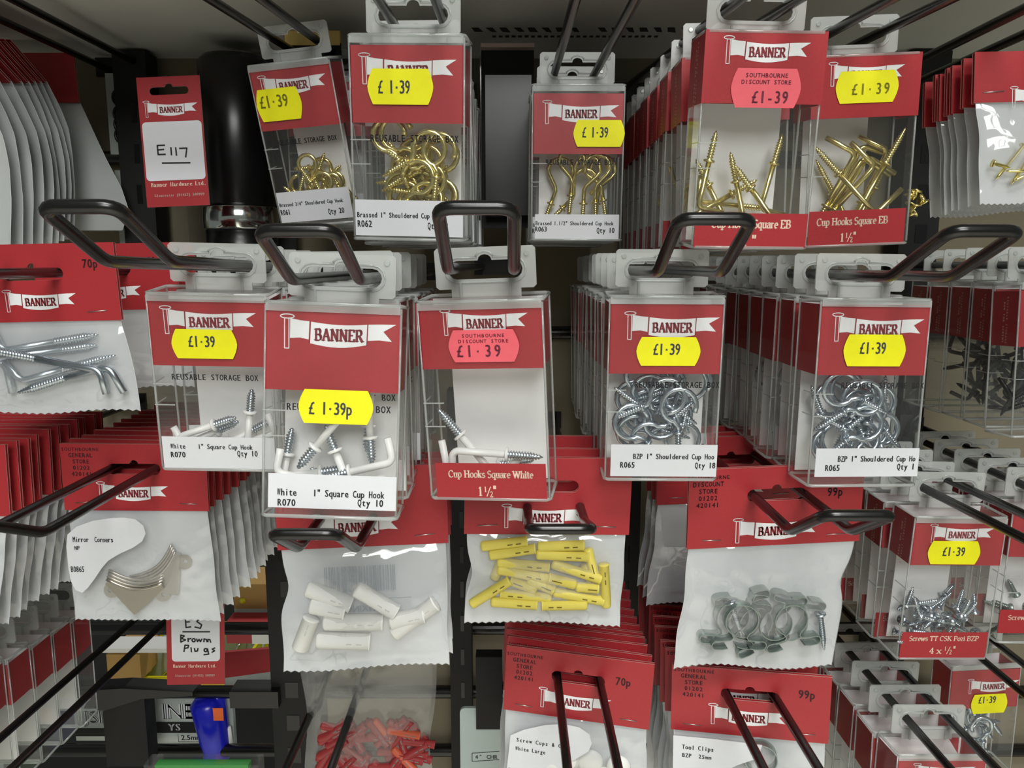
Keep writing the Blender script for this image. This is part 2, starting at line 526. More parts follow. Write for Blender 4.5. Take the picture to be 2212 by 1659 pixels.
def rr(x0, x1, z0, z1, r, n=4):
    o = []
    for cx, cz, a in ((x1 - r, z0 + r, -90), (x1 - r, z1 - r, 0), (x0 + r, z1 - r, 90), (x0 + r, z0 + r, 180)):
        for i in range(n + 1):
            t = math.radians(a + 90 * i / n)
            o.append((cx + r * math.cos(t), cz + r * math.sin(t)))
    return o

def slot_loop(cz, wd, ht, bump):
    """euro slot: rounded slot with a small hump in its top edge"""
    r = ht / 2
    o = []
    for i in range(7):
        t = math.radians(-90 + 180 * i / 6)
        o.append((wd / 2 - r + r * math.cos(t), cz + r * math.sin(t)))
    for i in range(7):
        t = PI * i / 6
        o.append((bump * 1.2 * math.cos(t), cz + r + bump * math.sin(t)))
    for i in range(7):
        t = math.radians(90 + 180 * i / 6)
        o.append((-wd / 2 + r + r * math.cos(t), cz + r * math.sin(t)))
    return o

def grow(loop, d, cz):
    n = len(loop)
    o = []
    for i in range(n):
        ax, az = loop[i - 1]; bx, bz = loop[(i + 1) % n]
        dx, dz = bx - ax, bz - az
        l = math.hypot(dx, dz) or 1
        o.append((loop[i][0] + dz / l * d, loop[i][1] - dx / l * d))
    return o

# ------------------------------------------------------------------ a clear hang box
BD = 24.0         # box depth
TAB_Y = 17.0
def make_box(c4, label, group, red, lab=None, style='clip', logo_px=None, sticker=None, texts=(), serif_texts=(), insert=None, sH=4.0, side_print=False, W0=54.0, reuse=True):
    """style 'clip': clear lid lip above a printed band; 'wrap': printed card wraps over the lid"""
    M, W, H = fit(c4, W0, 86.0, sH=sH)
    fc = Face(M, W, H)
    base = M @ Matrix.Translation((0, 0, -H * 1e-3))
    fc.wrap = style == 'wrap'
    root = empty('storage_box', base)
    tag(root, label, 'storage box', group)
    off = Matrix.Translation((0, 0, H * 1e-3))
    def put(mb, name, par=root):
        return mb.build(name, par, off if par is root else None)
    h = W / 2
    # body: thin clear shell with rounded vertical edges, solid-looking edge beads, lid seam
    b = MB()
    r = 1.6
    ring = [(-h + r, 0), (h - r, 0), (h, r), (h, BD - r), (h - r, BD), (-h + r, BD), (-h, BD - r), (-h, r)]
    n = len(ring)
    b.add([(x, y, 0) for x, y in ring] + [(x, y, -H) for x, y in ring], [(i + n, (i + 1) % n + n, (i + 1) % n, i) for i in range(n)], 'clear_plastic')
    b.add([(x, y, 0) for x, y in ring], [tuple(range(n))], 'clear_plastic')
    b.add([(x, y, -H) for x, y in ring], [tuple(range(n))[::-1]], 'clear_plastic')
    for zz, rad in ((0, .8), (-H, .8)):
        b.tube([(x, y, zz) for x, y in ring], rad, 'edge_plastic', 6, closed=True)
    for x in (-h, h):
        for y in (.8, BD - .8):
            b.tube([(x * .993, y, -1), (x * .993, y, -H + 1)], .55, 'edge_plastic', 5)
    for zz in (-H * .5, -H * .62):
        b.box(-h - .15, -h + 9, -.25, .15, zz - .25, zz + .25, 'edge_plastic')
        b.box(-h - .3, -h + .1, 0, BD * .5, zz - .25, zz + .25, 'edge_plastic')
    if style == 'clip':
        b.box(-h + .4, h - .4, -.3, 0, -3.4, -.2, 'edge_plastic')
    put(b, 'clear_body')
    # hang tab
    t = MB()
    cz = 11.5
    out = [(-15, 0), (15, 0), (15, 3.2)] + [(x, z) for x, z in rr(-22, 22, 4, 21, 2)][:0]
    o = [(-15.5, -.4), (15.5, -.4), (15.5, 3.2), (21, 3.2), (22.3, 4.4), (22.3, 20), (21, 21.2), (-21, 21.2), (-22.3, 20), (-22.3, 4.4), (-21, 3.2), (-15.5, 3.2)]
    sl = slot_loop(cz, 33, 8, 2.6)
    t.plate(o, [sl], TAB_Y, TAB_Y + .9, 'frosted_plastic', 'edge_plastic')
    g = grow(sl, 1.4, cz)
    t.tube([(x, TAB_Y - .1, z) for x, z in g], .45, 'edge_plastic', 5, closed=True)
    for x in (-11, 11):
        t.box(x - .5, x + .5, TAB_Y - 1.2, TAB_Y, -.2, 6, 'edge_plastic')
    for x in (-18.5, 18.5):
        t.lathe([(1.3, 0), (1.3, .5), (1.0, .5)], 'edge_plastic', 10, M=Matrix.Translation((x, TAB_Y, 18)) @ Matrix.Rotation(PI / 2, 4, 'X'))
    put(t, 'hang_tab')
    # printed card band
    z1 = fc.L(*red[0])[1]; z0 = fc.L(*red[1])[1]
    c = MB()
    if style == 'wrap':
        z1 = .5
        e = .35
        c.box(-h - e, h + e, -e, 0, z0, z1, 'red_card')
        c.box(-h - e, -h, 0, BD, z0, z1, 'red_card')
        c.box(h, h + e, 0, BD, z0, z1, 'red_card')
        c.box(-h - e, h + e, 0, TAB_Y - 2, z1 - e, z1, 'red_card')
        fy = -e
        sxs = h + e
    else:
        e = .5
        c.box(-h + e, h - e, e, e + .3, z0, z1, 'red_card')
        c.box(-h + e, -h + e + .3, e, BD - e, z0, z1, 'red_card')
        c.box(h - e - .3, h - e, e, BD - e, z0, z1, 'red_card')
        c.box(-h + e, h - e, BD - e - .3, BD - e, z0, z1, 'white_print')
        fy = e
        sxs = h - e
    if logo_px:
        lx, lz = fc.L(*logo_px[0]); lx2, _ = fc.L(*logo_px[1])
        logo(c, lx, lz, lx2 - lx, fy - .12)
    if side_print:   # small vertical lettering on the sides of the band
        for sgn in (-1, 1):
            q = MB()
            q.text('REUSABLE STORAGE', 0, 0, 1.3, 0, 'cream_ink', adv=1.75, bold=0)
            q.text('BOX FOR SCREWS', 3, -2.6, 1.3, 0, 'cream_ink', adv=1.75)
            if sgn < 0:
                vs = [(-sxs - .15, 11.0 - v[2], z1 - 3 - v[0]) for v in q.v]
            else:
                vs = [(sxs + .15, 11.0 + v[2], z1 - 3 - v[0]) for v in q.v]
            c.add(vs, q.f, 'cream_ink')
    put(c, 'card_band')
    S = H / 86
    pxmm = W / (math.hypot(c4[1][0] - c4[0][0], c4[1][1] - c4[0][1]) + math.hypot(c4[2][0] - c4[3][0], c4[2][1] - c4[3][1])) * 2
    if insert:
        i_ = MB()
        i_.box(insert[0], insert[1], BD - 2, BD - 1.5, -H + 2, z0 + 2, 'insert_white')
        put(i_, 'paper_insert')
    if lab:
        (ax, az), (bx, bz) = fc.L(*lab[0]), fc.L(*lab[1])
        kind = lab[2]
        l = MB()
        l.box(ax, bx, -.25, 0, bz - (1.5 if kind == 'white' else .2), az + .3, 'label_white' if kind == 'white' else 'red_card')
        for s, px, py, cap, adv in texts:
            x, z = fc.L(px, py)
            l.text(s, x, z, cap * pxmm, -.4, 'black_ink', adv=adv * pxmm, sx=.8)
        for s, px, py, cap, wpx in serif_texts:
            x, z = fc.L(px, py)
            cp = cap * pxmm
            sx = wpx * pxmm / l.swidth(s, cp, 1.0)
            if '|' in s:
                pass
            l.serif(s, x, z, cp, -.4, 'cream_ink', sx=sx, thick=.2)
        put(l, 'size_label')
    return root, fc, put, pxmm

def frac_half(fc, root, put, pxmm, px, py, cap):
    """the printed one-half fraction"""
    l = MB()
    x, z = fc.L(px, py)
    c = cap * pxmm
    x = l.serif('1', x, z, c, -.42, 'cream_ink', sx=.9)
    x += c * .22
    l.serif('1', x, z + c * .45, c * .6, -.42, 'cream_ink', sx=.9)
    l.serif('/', x + c * .28, z, c, -.42, 'cream_ink', sx=1.3, thick=.12)
    l.serif('2', x + c * .62, z - c * .12, c * .62, -.42, 'cream_ink', sx=.9)
    l.serif('"', x + c * 1.0, z + c * .1, c, -.42, 'cream_ink', sx=.9)
    put(l, 'size_print')

def add_sticker(fc, put, pxmm, x0, y0, x1, y1, txt, tx, ty, cap, adv, kind='yellow', faint=False, y=-.45, rollz=0.0):
    m = MB()
    y = -.95 if getattr(fc, 'wrap', False) else y
    cx, cz = fc.L((x0 + x1) / 2, (y0 + y1) / 2)
    wd, ht = (x1 - x0) * pxmm, (y1 - y0) * pxmm
    sh = sticker_shape(0, 0, wd, ht)
    ca, sa = math.cos(rollz), math.sin(rollz)
    sh = [(cx + a * ca - b * sa, cz + a * sa + b * ca) for a, b in sh]
    m.plate(sh, [], y, y + .2, 'yellow_sticker' if kind == 'yellow' else 'pink_sticker')
    ink = ('faint_ink' if faint else 'grey_ink') if kind == 'yellow' else 'pink_ink'
    q = MB()
    x, z = fc.L(tx, ty)
    q.text(txt, 0, 0, cap * pxmm, y - .13, ink, adv=adv * pxmm, sx=.72)
    m.add([(x + v[0] * ca - v[2] * sa, v[1], z + v[0] * sa + v[2] * ca) for v in q.v], q.f, ink)
    if kind == 'pink':
        for k, s in enumerate(('SOUTHBOURNE', 'DISCOUNT STORE')):
            c = ht * .105
            wtot = wd * (.62 if k == 0 else .72)
            m.text(s, cx - wtot / 2, cz + ht * (.27 - .17 * k), c, y - .13, 'pink_ink', adv=wtot / len(s), sx=1.0)
    put(m, 'price_sticker')

def reusable(fc, put, px0, py, px1, cap, pxmm, part=None, ink='black_ink'):
    m = MB()
    x0, z = fc.L(px0, py)
    x1, z1 = fc.L(px1, py)
    s = 'REUSABLE STORAGE BOX'
    adv = (x1 - x0) / len(s)
    keep = s if part is None else ''.join(ch if part(i) else ' ' for i, ch in enumerate(s))
    m.text(keep, x0, z, cap * pxmm, -.2, ink, adv=adv, sx=.8)
    put(m, 'printed_line')

def stack_boxes(root, what, offs, group, skip=('price_sticker', 'size_print'), jit=1.2, dirx=0.0, dirz=0.0, where=''):
    out = []
    M0 = root.matrix_world.copy()
    for k, d in enumerate(offs):
        j = Matrix.Rotation(math.radians(rnd.uniform(-jit, jit)), 4, 'Y') @ Matrix.Rotation(math.radians(rnd.uniform(-jit, jit)), 4, 'Z')
        loc = M0.to_translation() + Vector((dirx * d + rnd.uniform(-.6, .6) * 1e-3, d, dirz * d + rnd.uniform(-.8, .4) * 1e-3))
        T = Matrix.Translation((0, 0, .098))
        M = Matrix.Translation(loc) @ (T @ j @ T.inverted()) @ Matrix.Identity(4)
        c = copy_tree(root, M, skip)
        tag(c, f'clear box of {what}, {ORD[k + 1]} from the front {where}', 'storage box', group)
        out.append(c)
    return out

# ------------------------------------------------------------------ display hooks
def hook(slot, Yf, label, sep=25.0, fwd=38.0, up=17.0, dx=0.0, dz=0.0, r=2.4, Yb=.64, group='wire display hooks on the rack', splay=0.0):
    """slot: world point the pair of wires passes through; dx, dz: drift per metre of depth"""
    def at(Y, side):
        return Vector((slot.x + (Y - slot.y) * dx + side * (sep / 2 + splay * (Y - slot.y) * 1e3) * 1e-3, Y, slot.z + (Y - slot.y) * dz))
    def side(s):
        a = at(Yb, s)
        b = at(Yf, s)
        c = b + Vector((0, -fwd, up)) * 1e-3
        return a, b, c
    la, lb, lc = side(-1)
    ra, rb, rc = side(1)
    pts = [la, lb, lc, rc, rb, ra]
    path = [pts[0]]
    for i in range(1, 5):
        p, q, s = pts[i - 1], pts[i], pts[i + 1]
        rad = .0055
        d0 = (p - q).normalized(); d1 = (s - q).normalized()
        A = q + d0 * rad; B = q + d1 * rad
        for k in range(6):
            t = k / 5
            path.append(A * (1 - t) ** 2 + q * 2 * t * (1 - t) + B * t * t)
    path.append(pts[-1])
    o0 = pts[0] * .5 + pts[-1] * .5
    m = MB()
    m.tube([(p - o0) * 1e3 for p in path], r, 'black_wire', 12)
    root = empty('display_hook', Matrix.Translation(o0))
    tag(root, label, 'display hook', group)
    m.build('wire_loop', root)
    p = MB()
    p.box(-sep / 2 - 6, sep / 2 + 6, -1.5, 1.0, -7, 7, 'black_wire')
    p.build('back_clip', root)
    return root

def box_slot(fc):
    return fc.w(0, TAB_Y, 11.5 + 1.2)

# ------------------------------------------------------------------ header-card bags
def slot_hole(cz, wd=31, ht=6.5):
    return slot_loop(cz, wd, ht, 2.2)

def wave(seed):
    r = random.Random(seed)
    a = [(r.uniform(.6, 1.6), r.uniform(0, 6.28), r.uniform(.5, 1)) for _ in range(3)]
    return lambda v: sum(c * math.sin(PI * 2 * f * v + p) for f, p, c in a)

def make_bag(c4, label, group, bot, W0=85.0, H0=40.0, seed=1, film='bag_film', bulge=5.5, price=None, stamp=None, logo_px=None, staples=True, edgeL=None, edgeR=None, wavy=.8, name='hang_bag', backing=True, band='red_card', slot=True, sH=2.5, sag=0.0):
    """bot: pixels of the bag's two lower corners (left, right)"""
    M, W, H = fit(c4, W0, H0, sH=sH)
    fc = Face(M, W, H)
    pxmm = W / (math.hypot(c4[1][0] - c4[0][0], c4[1][1] - c4[0][1]))
    (blx, blz), (brx, brz) = fc.L(*bot[0]), fc.L(*bot[1])
    Hb = -min(blz, brz)
    base = M @ Matrix.Translation((0, 0, -Hb * 1e-3))
    root = empty(name, base)
    tag(root, label, 'packet', group)
    off = Matrix.Translation((0, 0, Hb * 1e-3))
    def put(mb, nm, par=root):
        return mb.build(nm, par, off if par is root else None)
    h = W / 2
    c = MB()
    hole = [slot_hole(-15)] if slot else []
    o = [(-h, -H), (h, -H), (h, 0), (-h, 0)]
    c.plate(o, hole, 0, .45, band, 'board_edge')
    c.plate(o, hole, 2.0, 2.4, band, 'board_edge')
    c.box(-h, h, .45, 2.0, -.5, 0, band)
    if logo_px:
        lx, lz = fc.L(*logo_px[0]); lx2, _ = fc.L(*logo_px[1])
        logo(c, lx, lz, lx2 - lx, -.12)
    else:
        logo(c, -21, -H + 14, 43, -.12)
    if stamp:
        px, py, cap, lines = stamp
        x, z = fc.L(px, py)
        cp = cap * pxmm
        for k, s in enumerate(lines):
            c.text(s, x - len(s) * cp * .42, z - k * cp * 1.55, cp * (.8 if k < 1 else 1.0), -.14, 'dark_stamp', adv=cp * .84, sx=.9)
    if price:
        s, px, py, cap = price
        x, z = fc.L(px, py)
        c.text(s, x, z, cap * pxmm, -.14, 'black_ink' if False else 'dark_stamp', adv=cap * pxmm * .62, sx=.75)
    hc = put(c, 'header_card')
    if staples:
        for sx in (-1, 1):
            s = MB()
            s.tube([(sx * h * .72 - 5, -.15, -H + 4.5), (sx * h * .72 + 5, -.15, -H + 4.5 + rnd.uniform(-.5, .8))], .28, 'staple_steel', 5)
            put(s, 'staple', hc)
    # bag: clear pillow front, white backing
    wv = wave(seed); wl = wave(seed + 50); wr = wave(seed + 90); wb = wave(seed + 7)
    nx, ny = 44, 26
    zt = -H + 1
    def edge(v, side):
        xt = side * (h - 1.5)
        xb = blx if side < 0 else brx
        x = xt + (xb - xt) * v
        env = math.sin(PI * min(1, v * 1.05)) if v < .95 else 0
        if side < 0:
            x += edgeL(v) if edgeL else wl(v) * wavy * env
        else:
            x += edgeR(v) if edgeR else wr(v) * wavy * env
        return x
    def bz(u):
        return blz + (brz - blz) * u + wb(u) * wavy * .5 + sag * math.sin(u * 7 + seed)
    vs, vb = [], []
    for j in range(ny + 1):
        v = j / ny
        xl, xr = edge(v, -1), edge(v, 1)
        for i in range(nx + 1):
            u = i / nx
            z = zt + (bz(u) - zt) * v
            if j == ny:
                z += .45 * (1 if i % 2 else -1)
            x = xl + (xr - xl) * u
            vv = min(1, v / .9)
            pil = (max(0, math.sin(PI * u)) ** .55) * (max(0, math.sin(PI * vv)) ** .6) if v < .9 else 0
            crease = .55 * math.sin(9 * u + 5 * v + seed) * math.sin(7 * v - 4 * u + seed * 2) * min(1, 4 * u, 4 * (1 - u)) * min(1, 5 * v)
            rad = .5 * math.sin(14 * math.atan2(v - .45, u - .5) + seed) * pil * .5
            vs.append((x, 1.0 - bulge * pil - (crease + rad) * (1 if v < .9 else .4), z))
            vb.append((x, 1.6 + bulge * .25 * pil + crease * .4, z))
    fs = [(j * (nx + 1) + i, (j + 1) * (nx + 1) + i, (j + 1) * (nx + 1) + i + 1, j * (nx + 1) + i + 1) for j in range(ny) for i in range(nx)]
    f = MB(); f.add(vs, fs, film, True); put(f, 'film_front')
    if backing:
        f = MB(); f.add(vb, fs, 'bag_white', True); put(f, 'backing_sheet')
    else:
        f = MB(); f.add(vb, fs, film, True); put(f, 'film_back')
    return root, fc, put, pxmm

def stack_bags(root, fc, what, offs, group, jit=1.0, dirx=0.0, dirz=0.0, where='', skip=('paper_label', 'film_print')):
    M0 = root.matrix_world.copy()
    out = []
    for k, d in enumerate(offs):
        top = fc.M.to_translation()
        rel = top - M0.to_translation()
        j = Matrix.Rotation(math.radians(rnd.uniform(-jit, jit)), 4, 'Y') @ Matrix.Rotation(math.radians(rnd.uniform(-jit, jit)), 4, 'Z')
        Rm = fc.M.to_3x3().to_4x4()
        loc = M0.to_translation() + Vector((dirx * d + rnd.uniform(-1, 1) * 1e-3, d, dirz * d + rnd.uniform(-1, .5) * 1e-3))
        T = Matrix.Translation(rel)
        M = Matrix.Translation(loc) @ (T @ j @ T.inverted()) @ Rm
        c = copy_tree(root, M, skip)
        tag(c, f'red topped packet of {what}, {ORD[k + 1]} from the front {where}', 'packet', group)
        out.append(c)
    return out

def bag_slot(fc):
    return fc.w(0, 1, -15 + .6)

# ------------------------------------------------------------------ small ironmongery
def thread_prof(L, r, pitch=1.25):
    """z upwards to the point"""
    p = []
    n = int(L / pitch)
    for i in range(n):
        z = i * pitch
        t = 1 - max(0, (z / L - .65)) / .35 * .75
        p += [(r * .72 * t, z), (r * 1.15 * t, z + pitch * .45), (r * .72 * t, z + pitch * .9)]
    p += [(.12, L)]
    return p

HOOKS = {}
OUT = {}
def hook_meshes(kind, metal, scale):
    key = (kind, metal, scale)
    if key in HOOKS:
        return HOOKS[key]
    r = (1.65 if metal == 'white_enamel' else 1.3) * (.9 + .1 * scale)
    w_ = MB()
    S = scale
    if kind == 'square':
        path = [(0, 0, 0), (0, 0, -18 * S)]
        for i in range(1, 6):
            t = i / 5 * PI / 2
            path.append((3 - 3 * math.cos(t), 0, -18 * S - 3 * math.sin(t)))
        path.append((12 * S, 0, -18 * S - 3))
    elif kind == 'swan':
        path = [(0, 0, 0), (0, 0, -8), (1.2, 0, -10.5), (7, 0, -16), (9, 0, -19)]
        for i in range(1, 9):
            t = i / 8 * PI * 1.1
            path.append((1.5 + 7.5 * math.cos(t), 0, -20 - 8 * math.sin(t)))
    else:
        R = 7.2 * S
        path = [(0, 0, 0), (0, 0, -2.5 * S), (2 * S, 0, -5 * S)]
        for i in range(15):
            t = math.radians(62 - i * 19)
            path.append((0 + R * math.cos(t), 0, -11.5 * S + R * math.sin(t)))
    w_.tube(path, r, metal, 9)
    th = MB()
    tm = 'zinc' if metal == 'white_enamel' and kind == 'square' else metal
    th.lathe(thread_prof(13.5 * S, r * 1.12), tm, 10)
    sh = MB()
    sh.lathe([(r, -.6), (r * 2.0, -.4), (r * 2.0, .5), (r, .8)], metal, 12)
    OUT[key] = [Vector(q) for q in path] + [Vector((0, 0, 13.5 * S))]
    HOOKS[key] = (w_, th, sh)
    return HOOKS[key]

PROTO = {}
def put_hook(kind, metal, scale, M, label, group):
    key = (kind, metal, scale)
    if key not in PROTO:
        a, b, c = hook_meshes(*key)
        o = a.build('cup_hook')
        b.build('threaded_shank', o)
        c.build('shoulder', o)
        PROTO[key] = o
        o.matrix_world = M
        tag(o, label, 'cup hook', group)
        return o
    o = copy_tree(PROTO[key], M)
    tag(o, label, 'cup hook', group)
    return o

def keep_in(fc, M, key, top=6.0):
    """slide a hook so that it lies wholly inside its box"""
    hook_meshes(*key)
    L = fc.inv @ M
    q = [(L @ (v * 1e-3)) * 1e3 for v in OUT[key]]
    h = fc.W / 2 - 3.0
    lo = lambda i: min(v[i] for v in q)
    hi = lambda i: max(v[i] for v in q)
    d = Vector((0, 0, 0))
    for i, a, b in ((0, -h, h), (1, 2.6, BD - 3.4), (2, -fc.H + 2.6, -top)):
        if hi(i) - lo(i) > b - a: d[i] = (a + b) / 2 - (hi(i) + lo(i)) / 2
        elif lo(i) < a: d[i] = a - lo(i)
        elif hi(i) > b: d[i] = b - hi(i)
    return fc.M @ Matrix.Translation(d * 1e-3) @ L, d

def lay(fc, px, py, ang, y, flip=False, twist=0.0):
    """matrix for a thing lying in a plane y mm behind the front face, its point turned ang degrees clockwise from up"""
    x, z = fc.L(px, py, y)
    M = fc.M @ Matrix.Translation((x * 1e-3, y * 1e-3, z * 1e-3)) @ Matrix.Rotation(math.radians(ang), 4, 'Y')
    if twist:
        M = M @ Matrix.Rotation(math.radians(twist), 4, 'Z')
    if flip:
        M = M @ Matrix.Rotation(PI, 4, 'Z')
    return M

def pile(fc, kind, metal, scale, n, zlo, zhi, xh, label, group, seed=3, y0=3.5, y1=19.0):
    r = random.Random(seed)
    layers = 7
    for i in range(n):
        y = y0 + (y1 - y0) * ((i * 3) % layers) / (layers - 1)
        best = None
        for _ in range(60):
            x = r.uniform(-xh + 4, xh - 4)
            z = -fc.H + r.uniform(zlo, zhi)
            a = r.uniform(0, 360)
            M = fc.M @ Matrix.Translation((x * 1e-3, y * 1e-3, z * 1e-3)) @ Matrix.Rotation(math.radians(a), 4, 'Y') @ Matrix.Rotation(math.radians(r.choice((0, 180)) + r.uniform(-9, 9)), 4, 'Z')
            M2, d = keep_in(fc, M, (kind, metal, scale), top=fc.H - zhi - 14)
            if best is None or d.length < best[1]:
                best = (M2, d.length)
            if d.length < .8:
                break
        put_hook(kind, metal, scale, best[0], label, group)

SCREW = {}
def put_screw(M, metal, L, r, label, group):
    key = (metal, L, r)
    if key not in SCREW:
        m = MB()
        m.lathe([(r * .3, -.1), (r * 2.1, 0), (r * 2.1, .4), (r * .9, 2.2)] + [(a, b + 2.2) for a, b in thread_prof(L - 2.2, r, 1.1)], metal, 10)
        o = m.build('screw')
        c = MB()
        c.box(-r * 1.2, r * 1.2, -.18, .18, -.16, .05, 'black_matt')
        c.box(-.18, .18, -r * 1.2, r * 1.2, -.16, .05, 'black_matt')
        c.build('cross_recess', o)
        SCREW[key] = o
        o.matrix_world = M
        tag(o, label, 'screw', group)
        return o
    o = copy_tree(SCREW[key], M)
    tag(o, label, 'screw', group)
    return o

PLUG = {}
def put_plug(p0, p1, dia, metal, slotm, label, group, fc, y, Lmm=None):
    """a wall plug between two pixels, lying y mm from the card plane"""
    a = Vector((0, 0, 0)); x0, z0 = fc.L(*p0, y); x1, z1 = fc.L(*p1, y)
    L = Lmm or math.hypot(x1 - x0, z1 - z0)
    ang = math.atan2(x1 - x0, z1 - z0)
    key = (metal, round(dia, 1), round(L / 3))
    M = fc.M @ Matrix.Translation((x0 * 1e-3, y * 1e-3, z0 * 1e-3)) @ Matrix.Rotation(ang, 4, 'Y')
    if key not in PLUG:
        r = dia / 2
        L = round(L / 3) * 3
        m = MB()
        m.lathe([(r * .55, 0), (r * .85, .35), (r, 1.2), (r, L - .8), (r * 1.08, L - .6), (r * 1.08, L), (r * .6, L)], metal, 12)
        o = m.build('screw_plug')
        s = MB()
        for q in (.62, .8):
            s.box(-.28, .28, -r - .06, -r + .4, L * q - 1.3, L * q + 1.3, slotm)
        s.box(-.2, .2, r - .4, r + .06, L * .2, L * .7, slotm)
        s.build('slits', o)
        PLUG[key] = o
        o.matrix_world = M
        tag(o, label, 'screw plug', group)
        return
    o = copy_tree(PLUG[key], M)
    tag(o, label, 'screw plug', group)

# ================================================================== the rack
def solid(name, boxes, parent=None):
    m = MB()
    for b in boxes:
        m.box(*[v * 1e3 for v in b[:6]], b[6])
    return m.build(name, parent)

tag(solid('wall_back', [(-.75, .75, .652, .66, -.19, .16, 'panel_dark'), (-.165, .75, .652, .66, -.55, -.19, 'panel_dark')]), kind='structure')
tag(solid('floor', [(-2.5, 2.5, -3.0, .66, -1.25, -1.2, 'floor_tile')]), kind='structure')
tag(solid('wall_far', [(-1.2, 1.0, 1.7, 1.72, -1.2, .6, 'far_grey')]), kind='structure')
sh = MB()
sh.box(-750, 750, 445, 652, 160, 172, 'shelf_grey')
sh.box(-750, 750, 440, 445, 156, 176, 'shelf_grey')
shelf = sh.build('ceiling')
tag(shelf, kind='structure')
pm = MB()
for i in range(17):
    x = -28 + i * 9.6
    if i in (8,):
        continue
    pm.add([(x, 569, 159.8), (x + 5, 569, 159.8), (x + 8, 579 + (i % 3), 159.8), (x + 2 + (i % 2) * 2, 579, 159.8)], [(0, 1, 2, 3)], 'faded_print')
for i in range(26):
    x = -14 + i * 4.6
    pm.add([(x, 588, 159.8), (x + 2.6, 588, 159.8), (x + 2.8, 593, 159.8), (x, 593, 159.8)], [(0, 1, 2, 3)], 'faded_print')
pm.build('trim_printed_marks', shelf)
rack = empty('display_rack', Matrix.Translation((0, .636, -.55)))
tag(rack, 'black metal rack uprights and rails behind the hanging packets', 'rack')
inv = rack.matrix_world.inverted()
for z in (.083, -.056, -.3135, -.373, -.429):
    m = MB(); m.tube([(-750, 645, z * 1e3), (750, 645, z * 1e3)], 5.5, 'black_wire', 10)
    m.build('rail', rack, inv)
for x0, x1, za, zb in ((-.204, -.172, -.55, -.15), (-.052, -.034, -.55, -.1), (-.3, -.275, -.05, .158), (.085, .105, -.55, -.15), (.30, .33, -.5, .158)):
    m = MB(); m.box(x0 * 1e3, x1 * 1e3, 620, 640, za * 1e3, zb * 1e3, 'black_matt')
    for k in range(int((zb - za) / .03)):
        m.box(x0 * 1e3 + 12, x1 * 1e3 - 12 + 3, 619.6, 620.2, za * 1e3 + k * 30 + 6, za * 1e3 + k * 30 + 20, 'black_plastic')
    m.build('upright', rack, inv)

# ================================================================== top row boxes
GB = 'clear hang boxes on the rack'
b61, f61, p61, k61 = make_box([(534, 140), (706, 128), (775, 478), (608, 492)], 'clear box of small brassed cup hooks swinging tilted on its hook', GB,
    [(535, 154), (564, 285)], [(596, 418), (763.3, 464), 'white'], 'clip', [(555.7, 168), (701, 154.6)],
    texts=[('Brassed 3/4" Shouldered Cup Hook', 604.7, 447.3, 7.5, 4.4), ('R061', 608, 465, 11, 5.5), ('Qty 20', 710, 462, 11, 6)], insert=(-14, 20))
add_sticker(f61, p61, k61, 556, 195, 651, 256, '£1·39', 564, 235, 23, 12.2, faint=True)
reusable(f61, p61, 601, 314.6, 731, 10, k61)

b62, f62, p62, k62 = make_box([(750, 75), (1005, 75), (1000, 520), (767, 515)], 'clear box of one inch brassed hooks with yellow price over its emblem', GB,
    [(880, 97), (885, 266)], [(767, 432), (1000, 506), 'white'], 'clip', [(774, 118), (986, 121.5)],
    texts=[('Brassed 1" Shouldered Cup Hook', 771.8, 468.6, 10.8, 6.44), ('R062', 772.8, 489.5, 14, 8.2), ('Qty 18', 923.7, 494.6, 14, 7.6)], insert=(-16, 22))
add_sticker(f62, p62, k62, 795, 152, 935, 223, '£ 1·39', 817, 202, 26, 11.5)
reusable(f62, p62, 800.5, 305.5, 991, 14, k62)

b63, f63, p63, k63 = make_box([(1150, 183), (1352, 183), (1340, 518), (1148, 518)], 'clear box of swan neck brass hooks set furthest back in top row', GB,
    [(1250, 201.5), (1250, 332.5)], [(1155.7, 464), (1336, 511.5), 'white'], 'clip', [(1172.6, 219.5), (1338, 223)],
    texts=[('Brassed 1.1/2" Shouldered Cup Hook', 1156.7, 486, 8, 5.03), ('R063', 1155.7, 500, 10.5, 6.6), ('Qty 10', 1288.4, 503, 11, 6.6)], insert=(-22, 20))
add_sticker(f63, p63, k63, 1239, 261, 1349, 316, '£ 1·39', 1257, 297, 21, 9.4)
reusable(f63, p63, 1179, 356, 1328, 11, k63)

be1, fe1, pe1, ke1 = make_box([(1524, 66), (1790, 71), (1738, 537), (1498, 533)], 'clear box of square brass hooks bearing a pink price sticker', GB,
    [(1640, 68), (1610, 224)], [(1502, 461), (1738, 535), 'red'], 'wrap', [(1564, 81), (1751.6, 89.5)],
    serif_texts=[('Cup Hooks Square EB', 1535.5, 491.2, 17, 176), ('1', 1602, 530, 20, 11), ('"', 1621, 529, 20, 12)], insert=(-24, 17), side_print=True)
add_sticker(fe1, pe1, ke1, 1579, 152, 1727, 230, '£1-39', 1620, 223, 24, 16, 'pink')

be2, fe2, pe2, ke2 = make_box([(1758, 124), (1992, 113), (1958, 525), (1740, 533)], 'clear box packed with long crossed square brass hooks', GB,
    [(1860, 115), (1860, 254)], [(1747, 459), (1951, 525), 'red'], 'wrap', [(1790, 138.4), (1954.8, 134)],
    serif_texts=[('Cup Hooks Square EB', 1763, 488, 15, 157)], insert=(-22, 12))
frac_half(fe2, be2, pe2, ke2, 1813.7, 521.6, 17)
add_sticker(fe2, pe2, ke2, 1805, 156, 1938, 220, '£1·39', 1835, 206, 22, 17, faint=True)

